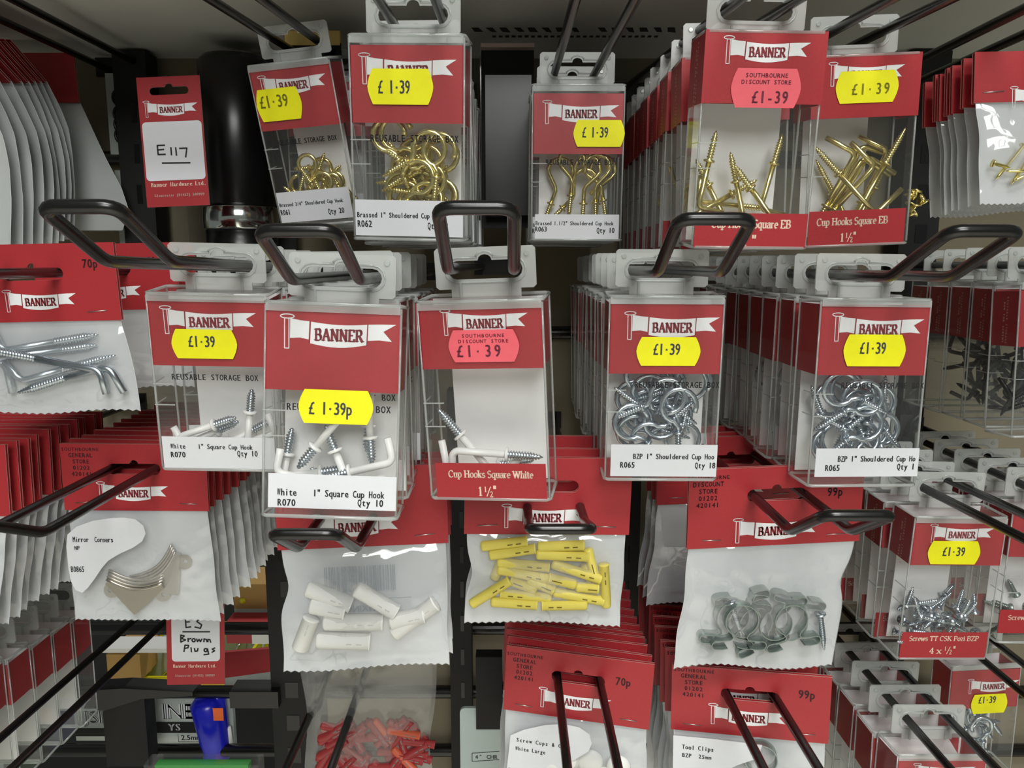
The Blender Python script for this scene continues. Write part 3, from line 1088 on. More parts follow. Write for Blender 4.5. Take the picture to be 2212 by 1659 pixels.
# ================================================================== middle row boxes
b7l, f7l, p7l, k7l = make_box([(312, 632), (577, 640), (600, 1016), (350, 1013)], 'clear box of white square hooks tucked behind a nearer white hook box', GB,
    [(440, 648), (460, 791.6)], [(349.4, 943.6), (596, 1007), 'white'], 'clip', [(343.7, 664), (552, 667)],
    texts=[('White    1" Square Cup Hook', 368.8, 968, 11, 6.75), ('R070', 370, 987, 13, 8.3), ('Qty 10', 513, 985, 13, 7.7)], insert=(-16, 25))
add_sticker(f7l, p7l, k7l, 372, 711, 512, 775, '£1·39', 408, 748.4, 24, 11.6)
reusable(f7l, p7l, 371.4, 819.6, 558.7, 13, k7l)

b7f, f7f, p7f, k7f = make_box([(572, 652), (868, 662), (855, 1122), (565, 1113)], 'nearest clear box of white square hooks, price stuck below its red band', GB,
    [(700, 662), (700, 845)], [(580, 1023), (855, 1096), 'white'], 'clip', [(605.7, 682), (856, 696)],
    texts=[('White    1" Square Cup Hook', 598.2, 1069, 15, 8.7), ('R070', 599.5, 1091.4, 15, 10), ('Qty 10', 772, 1092.7, 15, 9.5)], insert=(-24, 24))
reusable(f7f, p7f, 619, 885, 845, 15, k7f)
add_sticker(f7f, p7f, k7f, 645, 842, 807, 916, '£ 1·39p', 667, 894, 27, 13.5)

bw5, fw5, pw5, kw5 = make_box([(898, 656), (1172, 645), (1187, 1082), (933, 1074)], 'clear box holding three long white hooks under a pink price', GB,
    [(1035, 657), (1045, 797)], [(940, 1001), (1182, 1080), 'red'], 'clip', [(949.7, 672.5), (1139, 666)],
    serif_texts=[('Cup Hooks Square White', 969.3, 1030, 15.5, 187)], insert=(-19, 23))
frac_half(fw5, bw5, pw5, kw5, 1034, 1070, 20)
add_sticker(fw5, pw5, kw5, 970, 713, 1120, 781, '£1·39', 985, 771, 25, 20, 'pink')

bzm, fzm, pzm, kzm = make_box([(1317, 641), (1568, 641), (1544, 1037), (1307, 1035)], 'clear box of zinc round cup hooks below the arched middle hook', GB,
    [(1440, 657.6), (1440, 808)], [(1320, 961), (1546.7, 1023), 'white'], 'clip', [(1350, 676.7), (1555.9, 678.7)],
    texts=[('BZP 1" Shouldered Cup Hoo', 1366.9, 991, 12, 7.15), ('R065', 1339, 1009.7, 13, 8.2), ('Qty 18', 1500, 1011, 13, 7.6)], insert=(-24, 24))
add_sticker(fzm, pzm, kzm, 1375, 728, 1512, 790, '£1·39', 1410, 766, 24, 11.7)
reusable(fzm, pzm, 1370, 837, 1554, 13, kzm)

bzr, fzr, pzr, kzr = make_box([(1774, 645), (2016, 649), (1976, 1048), (1748, 1050)], 'clear box of zinc round cup hooks fronting the long right hand row', GB,
    [(1880, 658.5), (1880, 811)], [(1763, 970), (1981, 1022), 'white'], 'clip', [(1800, 679.7), (1999.4, 676)],
    texts=[('BZP 1" Shouldered Cup Ho', 1808.3, 997, 12, 7.1), ('R065', 1781, 1017, 13, 8.1), ('Qty 1', 1936, 1014, 13, 7.9)], insert=(-24, 24))
add_sticker(fzr, pzr, kzr, 1822, 724, 1955, 790, '£1·39', 1855, 764, 24, 11.3)
reusable(fzr, pzr, 1816, 838.7, 1995, 12, kzr)

# ================================================================== lower right boxes
bsc, fsc, psc, ksc = make_box([(1978, 1116), (2180, 1120), (2130, 1421), (1939, 1423)], 'clear box of short countersunk screws beside a bag of steel clips', GB,
    [(2070, 1122), (2065, 1222)], [(1948.6, 1366.7), (2125.6, 1421), 'red'], 'clip', [(2011.8, 1135), (2150, 1136)],
    serif_texts=[('Screws TT CSK Pozi BZP', 1962.5, 1383.5, 10.5, 152), ('4 x', 2005.5, 1411, 13, 27)], insert=(-22, 12), side_print=True)
hm = MB()
hx, hz = fsc.L(2038, 1411)
hm.serif('1', hx, hz + 2.0, 2.4, -.42, 'cream_ink'); hm.serif('/', hx + 1.6, hz, 4, -.42, 'cream_ink', sx=1.2, thick=.12)
hm.serif('2', hx + 3.2, hz - .4, 2.6, -.42, 'cream_ink'); hm.serif('"', hx + 5.2, hz + .4, 4, -.42, 'cream_ink')
psc(hm, 'size_print')
add_sticker(fsc, psc, ksc, 2004, 1168, 2116, 1219, '£1·39', 2033.7, 1200, 19, 9.7)

def plain_box(c4, label, red, **kw):
    return make_box(c4, label, GB, red, **kw)
bs2, fs2, ps2, ks2 = plain_box([(2193, 1100), (2383, 1104), (2345, 1388), (2151, 1388)], 'clear box of dark screws cut by the right edge', [(2290, 1104), (2290, 1205)],
    lab=[(2160, 1318), (2340, 1368), 'red'], serif_texts=[('Screws TT CSK Pozi', 2176, 1338, 10, 130)], insert=(-22, 12), side_print=True)
bl9, fl9, pl9, kl9 = plain_box([(1941, 1632), (2134, 1630), (2100, 1935), (1912, 1935)], 'clear lidded box in the bottom corner, seen from above', [(2040, 1641), (2040, 1742)],
    logo_px=[(1975, 1652), (2110, 1651)], insert=(-22, 12))
bl10, fl10, pl10, kl10 = plain_box([(2058, 1442), (2208, 1430), (2184, 1668), (2036, 1672)], 'clear box of zinc hooks hung deep in the bottom corner', [(2130, 1448), (2122, 1530)],
    logo_px=[(2092, 1470), (2205, 1455)], insert=(-22, 22))
add_sticker(fl10, pl10, kl10, 2097, 1498, 2175, 1541, '£1·39', 2112, 1519, 15, 7.6)
# far right row: sides of boxes with dark contents
bfr, ffr, pfr, kfr = plain_box([(2205, 612), (2394, 612), (2367, 939), (2188, 944)], 'clear box of black hooks, nearest of the row cut by the frame', [(2300, 628), (2300, 748)], insert=None, side_print=True)
# lower left row of boxes seen from the side
bll, fll, pll, kll = plain_box([(-448, 1574), (-230, 1574), (-215, 1915), (-430, 1915)], 'clear box with red band heading the lower left row', [(-340, 1588), (-335, 1700)], insert=(-22, 12))

def steps(a, n, d=.0245):
    return [a + d * i for i in range(n)]
stack_boxes(b62, 'one inch brassed hooks', steps(.0255, 7, .0265), GB, where='on the top row hook')
stack_boxes(b61, 'small brassed cup hooks', steps(.027, 2, .027), GB, where='on its hook', jit=.5)
stack_boxes(b63, 'swan neck brass hooks', steps(.026, 5, .026), GB, where='on its hook')
SE1 = stack_boxes(be1, 'square brass hooks', [.036, .068, .100, .128, .154, .18, .206, .232], GB, where='in the red sided row')
stack_boxes(b7l, 'white square hooks', steps(.0265, 3, .028), GB, where='by the long zinc hooks')
S7F = stack_boxes(b7f, 'white square hooks', steps(.026, 6, .027), GB, where='on the central looped hook')
SZM = stack_boxes(bzm, 'zinc round cup hooks', steps(.0255, 8, .0265), GB, where='on the arched middle hook')
SZR = stack_boxes(bzr, 'zinc round cup hooks', steps(.0285, 8, .0262), GB, where='in the long row')
SSC = stack_boxes(bsc, 'short countersunk screws', steps(.0255, 5, .0262), GB, where='beside the steel clips')
stack_boxes(bs2, 'dark screws', steps(.0255, 4, .0265), GB, where='at the right edge')
stack_boxes(bl9, 'screws in the bottom corner', steps(.0262, 4, .0275), GB, where='seen from above')
SFR = stack_boxes(bfr, 'black hooks', steps(.0255, 4, .0258), GB, where='at the right edge')
stack_boxes(bll, 'white goods', steps(.0255, 7, .0255), GB, where='in the lower left row', dirz=-.11)

# ================================================================== header-card packets
GP = 'red topped packets on the rack'
ST1 = ('SOUTHBOURNE', 'GENERAL', 'STORE', '01202', '420141')
ST2 = ('SOUTHBOURNE', 'DISCOUNT', 'STORE', '01202', '420141')
a70, f70, p70, k70 = make_bag([(-115, 530), (238, 524), (268, 691), (-97, 699)], 'seventy pence packet of long zinc square hooks', GP, [(-80, 895), (300, 888)],
    price=('70p', 178, 579, 18), logo_px=[(5, 630), (163.7, 633)], seed=2, edgeR=lambda v: 1.5 * math.sin(v * 3), sH=4)
amc, fmc, pmc, kmc = make_bag([(128, 958), (443, 961), (451, 1104), (140, 1102)], 'packet of nickel mirror corners with a curved white label', GP, [(160, 1340), (475, 1343)],
    stamp=(173, 974, 9, ST1), logo_px=[(208.5, 1043), (363, 1046.5)], seed=3, wavy=.5, bulge=5)
awp, fwp, pwp, kwp = make_bag([(590, 1017), (964, 1002), (968, 1173), (599, 1189)], 'packet of white wall plugs with a barcode showing through', GP, [(610, 1452), (971, 1437)],
    logo_px=[(672, 1115), (865, 1110)], seed=4, bulge=7, edgeL=lambda v: 3.2 * math.exp(-((v - .33) / .14) ** 2) + 1.5 * math.sin(v * 9) * .4)
ayp, fyp, pyp, kyp = make_bag([(1005, 988), (1368, 990), (1358, 1156), (1002, 1153)], 'packet full of yellow wall plugs', GP, [(1003, 1345), (1340, 1352)],
    logo_px=[(1084.4, 1091.7), (1264.8, 1094.4)], seed=5, bulge=6.5, edgeL=lambda v: 3.2 * math.exp(-((v - .45) / .2) ** 2))
atc, ftc, ptc, ktc = make_bag([(1490, 1016), (1870, 1000), (1855, 1168), (1484, 1187)], 'ninety-nine pence packet of grey steel spring clips and screws', GP, [(1457, 1446), (1799, 1440)], W0=92, H0=43,
    stamp=(1531, 1036, 10, ST2), price=('99p', 1786, 1072, 19), logo_px=[(1584, 1123.6), (1769, 1124)], seed=6, bulge=6, sag=2.0, edgeR=lambda v: -3.5 * math.exp(-((v - .32) / .13) ** 2))
asc, fcc, pcc, kcc = make_bag([(1094, 1395), (1414, 1435), (1402, 1578), (1088, 1531)], 'seventy pence packet of white screw cups tilted on two prongs', GP, [(1080, 1800), (1385, 1835)],
    stamp=(1134.5, 1419, 9, ST1), price=('70p', 1329, 1479, 18), logo_px=[(1164.6, 1485.5), (1321, 1508.7)], seed=7)
atl, ftl, ptl, ktl = make_bag([(1451, 1440), (1799, 1460), (1788, 1611), (1450, 1571)], 'ninety-nine pence packet of tool clips, lowest in its column', GP, [(1445, 1850), (1775, 1880)],
    stamp=(1499, 1452, 10, ST1), price=('99p', 1723.5, 1507.5, 20), logo_px=[(1531, 1521), (1703, 1543)], seed=8)
apn, fpn, ppn, kpn = make_bag([(2104, 113), (2406, 105), (2398, 216), (2107, 221)], 'packet of brass pins with glossy bag cut by the frame', GP, [(2121, 440), (2400, 425)],
    W0=64, H0=25, logo_px=[(2182, 190), (2330, 188)], seed=9, bulge=5, slot=False)
al0, fl0, pl0, kl0 = make_bag([(-326, 961), (10, 961), (22, 1115), (-312, 1115)], 'foremost packet of the left edge row beside a looped prong', GP, [(-300, 1375), (-10, 1365)], seed=10, bulge=7)

stack_bags(a70, f70, 'long zinc hooks', [.07, .10], GP, where='beneath the left loop', dirz=.02, jit=.3)
stack_bags(amc, fmc, 'mirror corners', steps(.012, 11, .0125), GP, where='under the stacked red tops')
stack_bags(awp, fwp, 'white wall plugs', [.012, .03], GP, where='above the red plugs', jit=.6)
stack_bags(ayp, fyp, 'yellow wall plugs', [.02, .045], GP, where='under the central box', jit=.6, dirz=.04)
stack_bags(atc, ftc, 'steel spring clips', [.085, .10, .118], GP, where='below the zinc hook row', jit=.5, dirz=-.03)
stack_bags(asc, fcc, 'white screw cups', [.011, .022, .031, .039, .047, .058, .072, .085, .1, .115], GP, where='on the two front prongs', jit=.8)
stack_bags(atl, ftl, 'tool clips', [.02, .03, .05, .062, .078, .09, .11], GP, where='lowest in that column', jit=.8)
stack_bags(apn, fpn, 'brass pins', [.010, .019, .024, .029, .033, .045], GP, where='at the upper right edge', jit=.5, dirz=-.08)
stack_bags(al0, fl0, 'goods', steps(.010, 10, .0102), GP, where='in the left edge row', jit=1.0)

# clear neighbour of the spring clips gets its own crinkled look from the film

# leaning packets at the upper left
GL = 'pale packets leaning on the upper left prongs'
def lean_bag(Y, label, hdr, prof, zb, seed, XR=-.318, wd=85.0):
    root = empty('hang_bag', Matrix.Translation((XR, Y, zb - .11)))
    tag(root, label, 'packet', GL)
    offm = Matrix.Translation((0, 0, .11))
    (hy, hz) = hdr
    c = MB()
    n = Vector((0, -hz, hy)).normalized()
    for t in (0, 1.6):
        d = n * t
        v = [(-wd, 0 + d.y, 0 + d.z), (0, 0 + d.y, 0 + d.z), (0, hy + d.y, hz + d.z), (-wd, hy + d.y, hz + d.z)]
        e = n * .4
        c.add(v + [(a, b + e.y, q + e.z) for a, b, q in v], [(0, 1, 2, 3), (7, 6, 5, 4), (0, 4, 5, 1), (1, 5, 6, 2), (2, 6, 7, 3), (3, 7, 4, 0)], 'red_card')
        c.add([(a * 1.002 + .05, b, q) for a, b, q in (v[1], v[2])] + [(a * 1.002 + .05, b + e.y, q + e.z) for a, b, q in (v[2], v[1])], [(0, 1, 2, 3)], 'board_edge')
    c.build('header_card', root, offm)
    r = random.Random(seed)
    nz, nx = 18, 16
    def pr(t):
        k = t * (len(prof) - 1); i = min(int(k), len(prof) - 2); q = k - i
        q = q * q * (3 - 2 * q) if False else q
        return [prof[i][m] + (prof[i + 1][m] - prof[i][m]) * q for m in range(3)]
    ph = r.uniform(0, 6)
    for nm, sg, mt in (('film_front', -1, 'milky_film'), ('backing_sheet', 1, 'bag_white')):
        vs = []
        for j in range(nz + 1):
            t = j / nz
            y, z, xo = pr(t)
            xo += .9 * math.sin(5 * t + ph) * math.sin(PI * t)
            for i in range(nx + 1):
                u = i / nx
                pil = math.sin(PI * u) ** .5 * max(0, math.sin(PI * min(1, t / .93))) ** .6
                vs.append((-wd + 1.5 + (wd - 2 + xo) * u, y + 1.0 + sg * (.4 + pil * (2.6 if sg < 0 else 1.2)), z))
        f = MB()
        f.add(vs, [(j * (nx + 1) + i, (j + 1) * (nx + 1) + i, (j + 1) * (nx + 1) + i + 1, j * (nx + 1) + i + 1) for j in range(nz) for i in range(nx)], mt, True)
        f.build(nm, root, offm)
    return root
PR = [(0, 0, 0), (7, -15, 3), (11, -30, 6), (13, -48, 7), (13, -70, 7), (11, -105, 4)]
for k, (Y, x) in enumerate(((.487, 0), (.500, 24), (.511, 49), (.523, 72), (.534, 93), (.5417, 108), (.549, 122), (.556, 133), (.5625, 145))):
    z = (570 - 196) / 1700 * Y
    lean_bag(Y, f'pale packet leaning on the upper left prongs, {ORD[k]} from the nearest' if k else 'nearest pale packet leaning on the upper left prongs', (-36, 17), PR, z, 20 + k)
lean_bag(.602, 'rearmost pale packet hanging straight with a tall red top', (-2, 34), [(0, 0, 0), (0, -14, 6), (0, -40, 17), (0, -60, 26), (0, -78, 30), (0, -92, 24)], (570 - 240) / 1700 * .602, 40, XR=-.317)

# ================================================================== hooks
GH = 'wire display hooks on the rack'
hook(f61.w(0, TAB_Y, 13), .25, 'wire hook carrying the tilted box of small brassed hooks', dx=.02, dz=.08)
hook(f62.w(0, TAB_Y, 13), .25, 'wire hook carrying the one inch brassed hooks', dz=.06)
hook(f63.w(0, TAB_Y, 13), .25, 'wire hook over the swan neck hooks running up out of view', dz=.05)
hook(fe1.w(0, TAB_Y, 13), .24, 'wire hook carrying the red sided row of square hooks', dx=-.05, dz=.07)
hook(fe2.w(0, TAB_Y, 13), .25, 'wire hook carrying the long crossed square hooks', dx=-.03, dz=.05)
hook(Vector((-.300, .60, .150)), .33, 'wire hook carrying the leaning pale packets', sep=32, dz=.01)
hook(Vector((.236, .43, .110)), .24, 'wire hook carrying the packets of brass pins')
s = f7l.w(0, TAB_Y, 11); hook(s, .292, 'looped wire hook beside the seventy pence packet', dz=-.02, sep=24)
s = f7f.w(-1, TAB_Y, 11); hook(s, .305, 'looped wire hook holding the nearest white hook box', dz=.0, sep=26)
s = fw5.w(0, TAB_Y, 12); hook(s, .30, 'squared wire loop above the box of long white hooks', dz=.0, sep=25, up=20)
s = fzm.w(0, TAB_Y, 11); hook(s, .322, 'arched wire hook in front of the red sided row', dz=0, sep=26, up=19)
s = fzr.w(0, TAB_Y, 11); hook(s, .327, 'looped wire hook slanting to the right above the zinc row', dz=0, sep=25, up=17, fwd=42)
hook(ffr.w(0, TAB_Y, 11), .30, 'wire hook of the row of black hooks at the edge', dz=0)
hook(bag_slot(f70), .28, 'wire hook through the seventy pence packet', dz=0)
hook(bag_slot(fmc), .336, 'prong pair crossing in front of the mirror corner packet', sep=26)
hook(bag_slot(fl0), .30, 'wire hook of the packets along the left edge')
hook(P(322, 1342, .58), .30, 'empty prong pair across the lower left opening', dz=-.03)
hook(P(708, 1184, .337), .337, 'downward bent wire loop under the nearest white hook box', sep=26, up=20, dx=.0)
hook(P(1202, 1128, .362), .362, 'squared wire loop crossing the yellow plug packet', sep=27, up=9, fwd=36, dz=-.02)
hook(P(1773, 1147, .335), .335, 'forked wire loop in front of the spring clip packet', sep=27, up=19, fwd=36, dz=0)
hook(fsc.w(0, TAB_Y, 11), .30, 'prong pair of the countersunk screw boxes', dz=-.02)
hook(fs2.w(0, TAB_Y, 11), .32, 'prong pair of the dark screw boxes')
hook(bag_slot(fcc), .30, 'prong pair through the screw cup packet', sep=24)
hook(bag_slot(ftl), .30, 'prong pair through the lowest tool clip packet', sep=26)
hook(fl9.w(0, TAB_Y, 12), .33, 'prong pair through the lidded boxes in the bottom corner', sep=25)
hook(fl10.w(0, TAB_Y, 12), .40, 'prong pair of the deep set zinc hook box', sep=25)
hook(fll.w(0, TAB_Y, 12), .36, 'wire hook of the lower left box row', sep=25)
hook(P(750, 1453, .50), .33, 'empty prong pair in front of the red plugs', sep=25, dz=-.0)

# ================================================================== contents
def sq(fc, px, py, ang, y, metal, scale, lab, grp, flip=False, twist=0):
    put_hook('square', metal, scale, keep_in(fc, lay(fc, px, py, ang, y, flip, twist), ('square', metal, scale))[0], lab, grp)
L_ = 'brass square hook in the pink priced box'
G_ = 'hooks in the pink priced box'
for px, py, a, y, fl in ((1529, 348, 10, 4, False), (1620, 427, -40, 5, True), (1671, 354, 12, 12, False), (1590, 392, -16, 9, True), (1555, 440, 60, 13, False), (1530, 400, -30, 16, True), (1600, 445, 95, 17, True)):
    sq(fe1, px, py, a, y, 'brass', 1.0, L_, G_, fl)
L_ = 'long brass square hook in the crammed box'
G_ = 'hooks in the crammed box'
for px, py, a, y, fl in ((1918, 353, 28, 4, False), (1803, 375, -44, 3, False), (1764, 452, 208, 6, False), (1792, 450, 213, 9, True), (1786, 455, 222, 5, False), (1815, 448, 212, 12, True), (1860, 440, 205, 14, False), (1885, 440, 24, 11, True), (1870, 430, 200, 17, True), (1850, 450, -30, 18, False)):
    sq(fe2, px, py, a, y, 'brass', 1.45, L_, G_, fl)
L_ = 'long white square hook lying in its box'
G_ = 'three long white hooks'
for px, py, a, y, fl in ((1098, 982, 94, 5, False), (985, 940, -38, 9, False), (1075, 1003, 83, 13, True)):
    sq(fw5, px, py, a, y, 'white_enamel', 1.2, L_, G_, fl)
L_ = 'white square hook in the nearest box'
G_ = 'white hooks in the nearest box'
for px, py, a, y, fl in ((681, 966, 218, 4, False), (724, 974, -22, 6, True), (800, 945, 175, 9, False), (826, 920, 182, 12, True), (760, 1020, 255, 5, False), (690, 1040, 100, 10, True), (640, 1060, 80, 13, False), (790, 1060, 250, 15, True), (610, 1070, 10, 16, False), (720, 1055, 300, 18, False)):
    sq(f7f, px, py, a, y, 'white_enamel', .85, L_, G_, fl)
L_ = 'white square hook in the tucked away box'
G_ = 'white hooks in the tucked away box'
for px, py, a, y, fl in ((462, 918, 70, 4, False), (470, 930, 65, 8, True), (540, 890, 8, 6, False), (430, 965, 85, 12, True), (520, 960, 250, 10, False), (490, 975, 100, 15, False), (545, 930, 60, 17, True)):
    sq(f7l, px, py, a, y, 'white_enamel', .85, L_, G_, fl)
pile(f61, 'round', 'brass', .8, 13, 16, 34, 22, 'small brass cup hook in the tilted box', 'hooks in the tilted box', 11)
pile(f62, 'round', 'brass', 1.05, 20, 16, 46, 24, 'brass cup hook in the one inch box', 'hooks in the one inch box', 12)
for px, py, a, y, fl in ((1233, 423, 185, 4, False), (1260, 440, 182, 7, True), (1286, 438, 178, 5, True), (1303, 433, 170, 9, False), (1215, 450, 225, 11, False), (1318, 440, 185, 13, True), (1190, 440, 200, 16, False)):
    put_hook('swan', 'brass', 1.0, keep_in(f63, lay(f63, px, py, a, y, fl), ('swan', 'brass', 1.0))[0], 'swan neck brass hook in the furthest top box', 'swan neck hooks')
pile(fzm, 'round', 'zinc', 1.15, 18, 16, 44, 25, 'zinc cup hook in the box under the arched hook', 'hooks under the arched hook', 13)
pile(fzr, 'round', 'zinc', 1.1, 18, 16, 42, 25, 'zinc cup hook in the box fronting the long row', 'hooks fronting the long row', 14)
def face_of(c, f):
    return Face(c.matrix_world @ Matrix.Translation((0, 0, f.H * 1e-3)), f.W, f.H)
for k in (0, 1, 2):
    pile(face_of(SZR[k], fzr), 'round', 'zinc', 1.1, 7, 16, 40, 25, 'zinc cup hook seen through the side of the long row', 'hooks further back in the long row', 60 + k)
for k in (0, 1):
    pile(face_of(S7F[k], f7f), 'square', 'white_enamel', .85, 5, 10, 34, 25, 'white square hook in a box behind the nearest', 'white hooks behind the nearest box', 70 + k)
for k in (0, 1, 2):
    pile(face_of(SE1[k], fe1), 'square', 'brass', 1.0, 5, 10, 40, 24, 'brass square hook in the red sided row', 'hooks in the red sided row', 90 + k)
for k in range(0, 4):
    pile(face_of(bfr if k == 0 else SFR[k - 1], ffr), 'square', 'black_plastic', 1.2, 7, 10, 44, 25, 'black hook in the row at the right edge', 'black hooks', 80 + k)

# countersunk screws
def screws(fc, n, lab, grp, zhi, xh, seed, metal='zinc', L=12.5, r=1.35, off=(0, 0, 0)):
    q = random.Random(seed)
    for i in range(n):
        x = q.uniform(-xh, xh); z = -fc.H + 5 + q.random() ** 1.5 * (zhi - 5); y = 4 + (i % 5) * 3.6
        M = fc.M @ Matrix.Translation(((x) * 1e-3 + off[0], y * 1e-3 + off[1], z * 1e-3 + off[2])) @ Matrix.Rotation(q.uniform(0, 6.28), 4, 'Y') @ Matrix.Rotation(q.uniform(-.5, .5), 4, 'X')
        put_screw(M, metal, L, r, lab, grp)
screws(fsc, 46, 'countersunk screw in the box beside the steel clips', 'screws beside the steel clips', 30, 21, 5)
put_screw(fsc.M @ Matrix.Translation((-1.5e-3, .003, (-fsc.H + 18) * 1e-3)) @ Matrix.Rotation(-PI / 2, 4, 'X'), 'zinc', 12.5, 1.35, 'countersunk screw facing out of the pile', 'screw facing out')
screws(fs2, 14, 'dark screw in the box at the right edge', 'screws at the right edge', 24, 20, 6, 'green_steel')
pile(fl10, 'round', 'zinc', 1.05, 9, 14, 40, 22, 'zinc hook in the deep set corner box', 'hooks in the deep set corner box', 15)

# long zinc hooks in the seventy pence packet
Lg, Gg = 'long zinc square hook in the seventy pence packet', 'hooks in the seventy pence packet'
def rod(fc, pts, y, thread_px, lab, grp, metal='zinc', r=1.9):
    """a bent rod through pixels; the last leg towards thread_px carries the thread"""
    P3 = [Vector((fc.L(*p, y)[0], y, fc.L(*p, y)[1])) for p in pts]
    o0 = P3[0].copy()
    path = [P3[0]]
    for i in range(1, len(P3) - 1):
        a, q, b = P3[i - 1], P3[i], P3[i + 1]
        A = q + (a - q).normalized() * 4; B = q + (b - q).normalized() * 4
        for k in range(6):
            t = k / 5
            path.append(A * (1 - t) ** 2 + q * 2 * t * (1 - t) + B * t * t)
    path.append(P3[-1])
    m = MB()
    m.tube([p - o0 for p in path], r, metal, 10)
    o = m.build('square_hook')
    o.matrix_world = fc.M @ Matrix.Translation(o0 * 1e-3)
    t_ = MB()
    tx, tz = fc.L(*thread_px, y)
    d = Vector((tx, y, tz)) - P3[-1]
    M = Matrix.Translation(P3[-1] - o0) @ d.to_track_quat('Z', 'Y').to_matrix().to_4x4()
    t_.lathe(thread_prof(d.length, r * 1.05, 1.5), metal, 10, M=M)
    t_.build('threaded_shank', o)
    tag(o, lab, 'square hook', grp)
def z5(x, y): return (x / 2.962, 400 + y / 2.962)
for pts, th, y in (([z5(-60, 900), z5(20, 1060), z5(350, 1003)], z5(632, 955), -.6), ([z5(-70, 960), z5(-20, 1105), z5(400, 1055)], z5(622, 1024), .6),
                   ([z5(30, 1130), z5(140, 1255), z5(400, 1180)], z5(742, 1088), -1.2), ([z5(680, 1335), z5(640, 1185), z5(230, 1110)], z5(-120, 1045), -4.2),
                   ([z5(795, 1325), z5(700, 1165), z5(420, 1230)], z5(110, 1330), -2.8), ([z5(80, 1330), z5(40, 1150), z5(-80, 1100)], z5(-200, 1080), .2)):
    rod(f70, pts, y, th, Lg, Gg)

# yellow plugs
def z4b(x, y): return (900 + x / 3.687, 1000 + y / 3.687)
for i, (a, b, c, d) in enumerate(((510, 665, 900, 620), (575, 735, 960, 680), (960, 668, 1340, 655), (950, 728, 1350, 745), (640, 790, 1070, 830), (640, 845, 1030, 920), (1075, 800, 1450, 920), (1270, 970, 1050, 915),
        (955, 1010, 750, 935), (880, 925, 1085, 1010), (1265, 985, 1450, 1000), (430, 1130, 725, 945), (1075, 1075, 680, 1040), (1085, 1025, 1465, 1095), (590, 1105, 970, 1130), (1360, 1130, 975, 1135), (1360, 680, 1410, 870), (1510, 1150, 1490, 790), (620, 930, 680, 760), (1330, 800, 1420, 1010))):
    put_plug(z4b(a, b), z4b(c, d), 5.4, 'yellow_plastic', 'plug_slot', 'yellow wall plug in the crowded packet', 'yellow wall plugs', fyp, -1.6 - (i % 4) * .5 if i not in (18, 19) else .2)
def z3b(x, y): return (540 + x / 2.724, 1050 + y / 2.724)
for i, (a, b, c, d) in enumerate(((330, 600, 580, 690), (350, 700, 560, 740), (620, 600, 870, 750), (430, 800, 790, 800), (390, 905, 720, 915), (290, 965, 360, 780), (840, 870, 1090, 690), (820, 800, 1010, 760))):
    put_plug(z3b(a, b), z3b(c, d), 8.5, 'white_plastic', 'soft_grey', 'white wall plug in the barcoded packet', 'white wall plugs', fwp, -1.6 - (i % 3) * .7)
bc = MB()
q = random.Random(4)
x, z = fwp.L(*z3b(435, 480)); x2, z2 = fwp.L(*z3b(860, 610))
y_ = .2
while x < x2:
    wd = q.choice((.35, .5, .8))
    bc.box(x, x + wd, y_ - .05, y_, z2, z, 'barcode_ink'); x += wd + q.choice((.4, .6, .9))
tx, tz = fwp.L(*z3b(880, 655)); bc.box(fwp.L(*z3b(640, 655))[0], fwp.L(*z3b(950, 655))[0], y_ - .05, y_, tz - .3, tz, 'barcode_ink')
tx, tz = fwp.L(*z3b(735, 735))
qq = MB(); qq.text('FIXING', 0, 0, 3.2, 0, 'barcode_ink')
bc.add([(tx - v[0], y_ - .1, tz + v[2]) for v in qq.v], [f[::-1] for f in qq.f], 'barcode_ink')
pwp(bc, 'film_print')

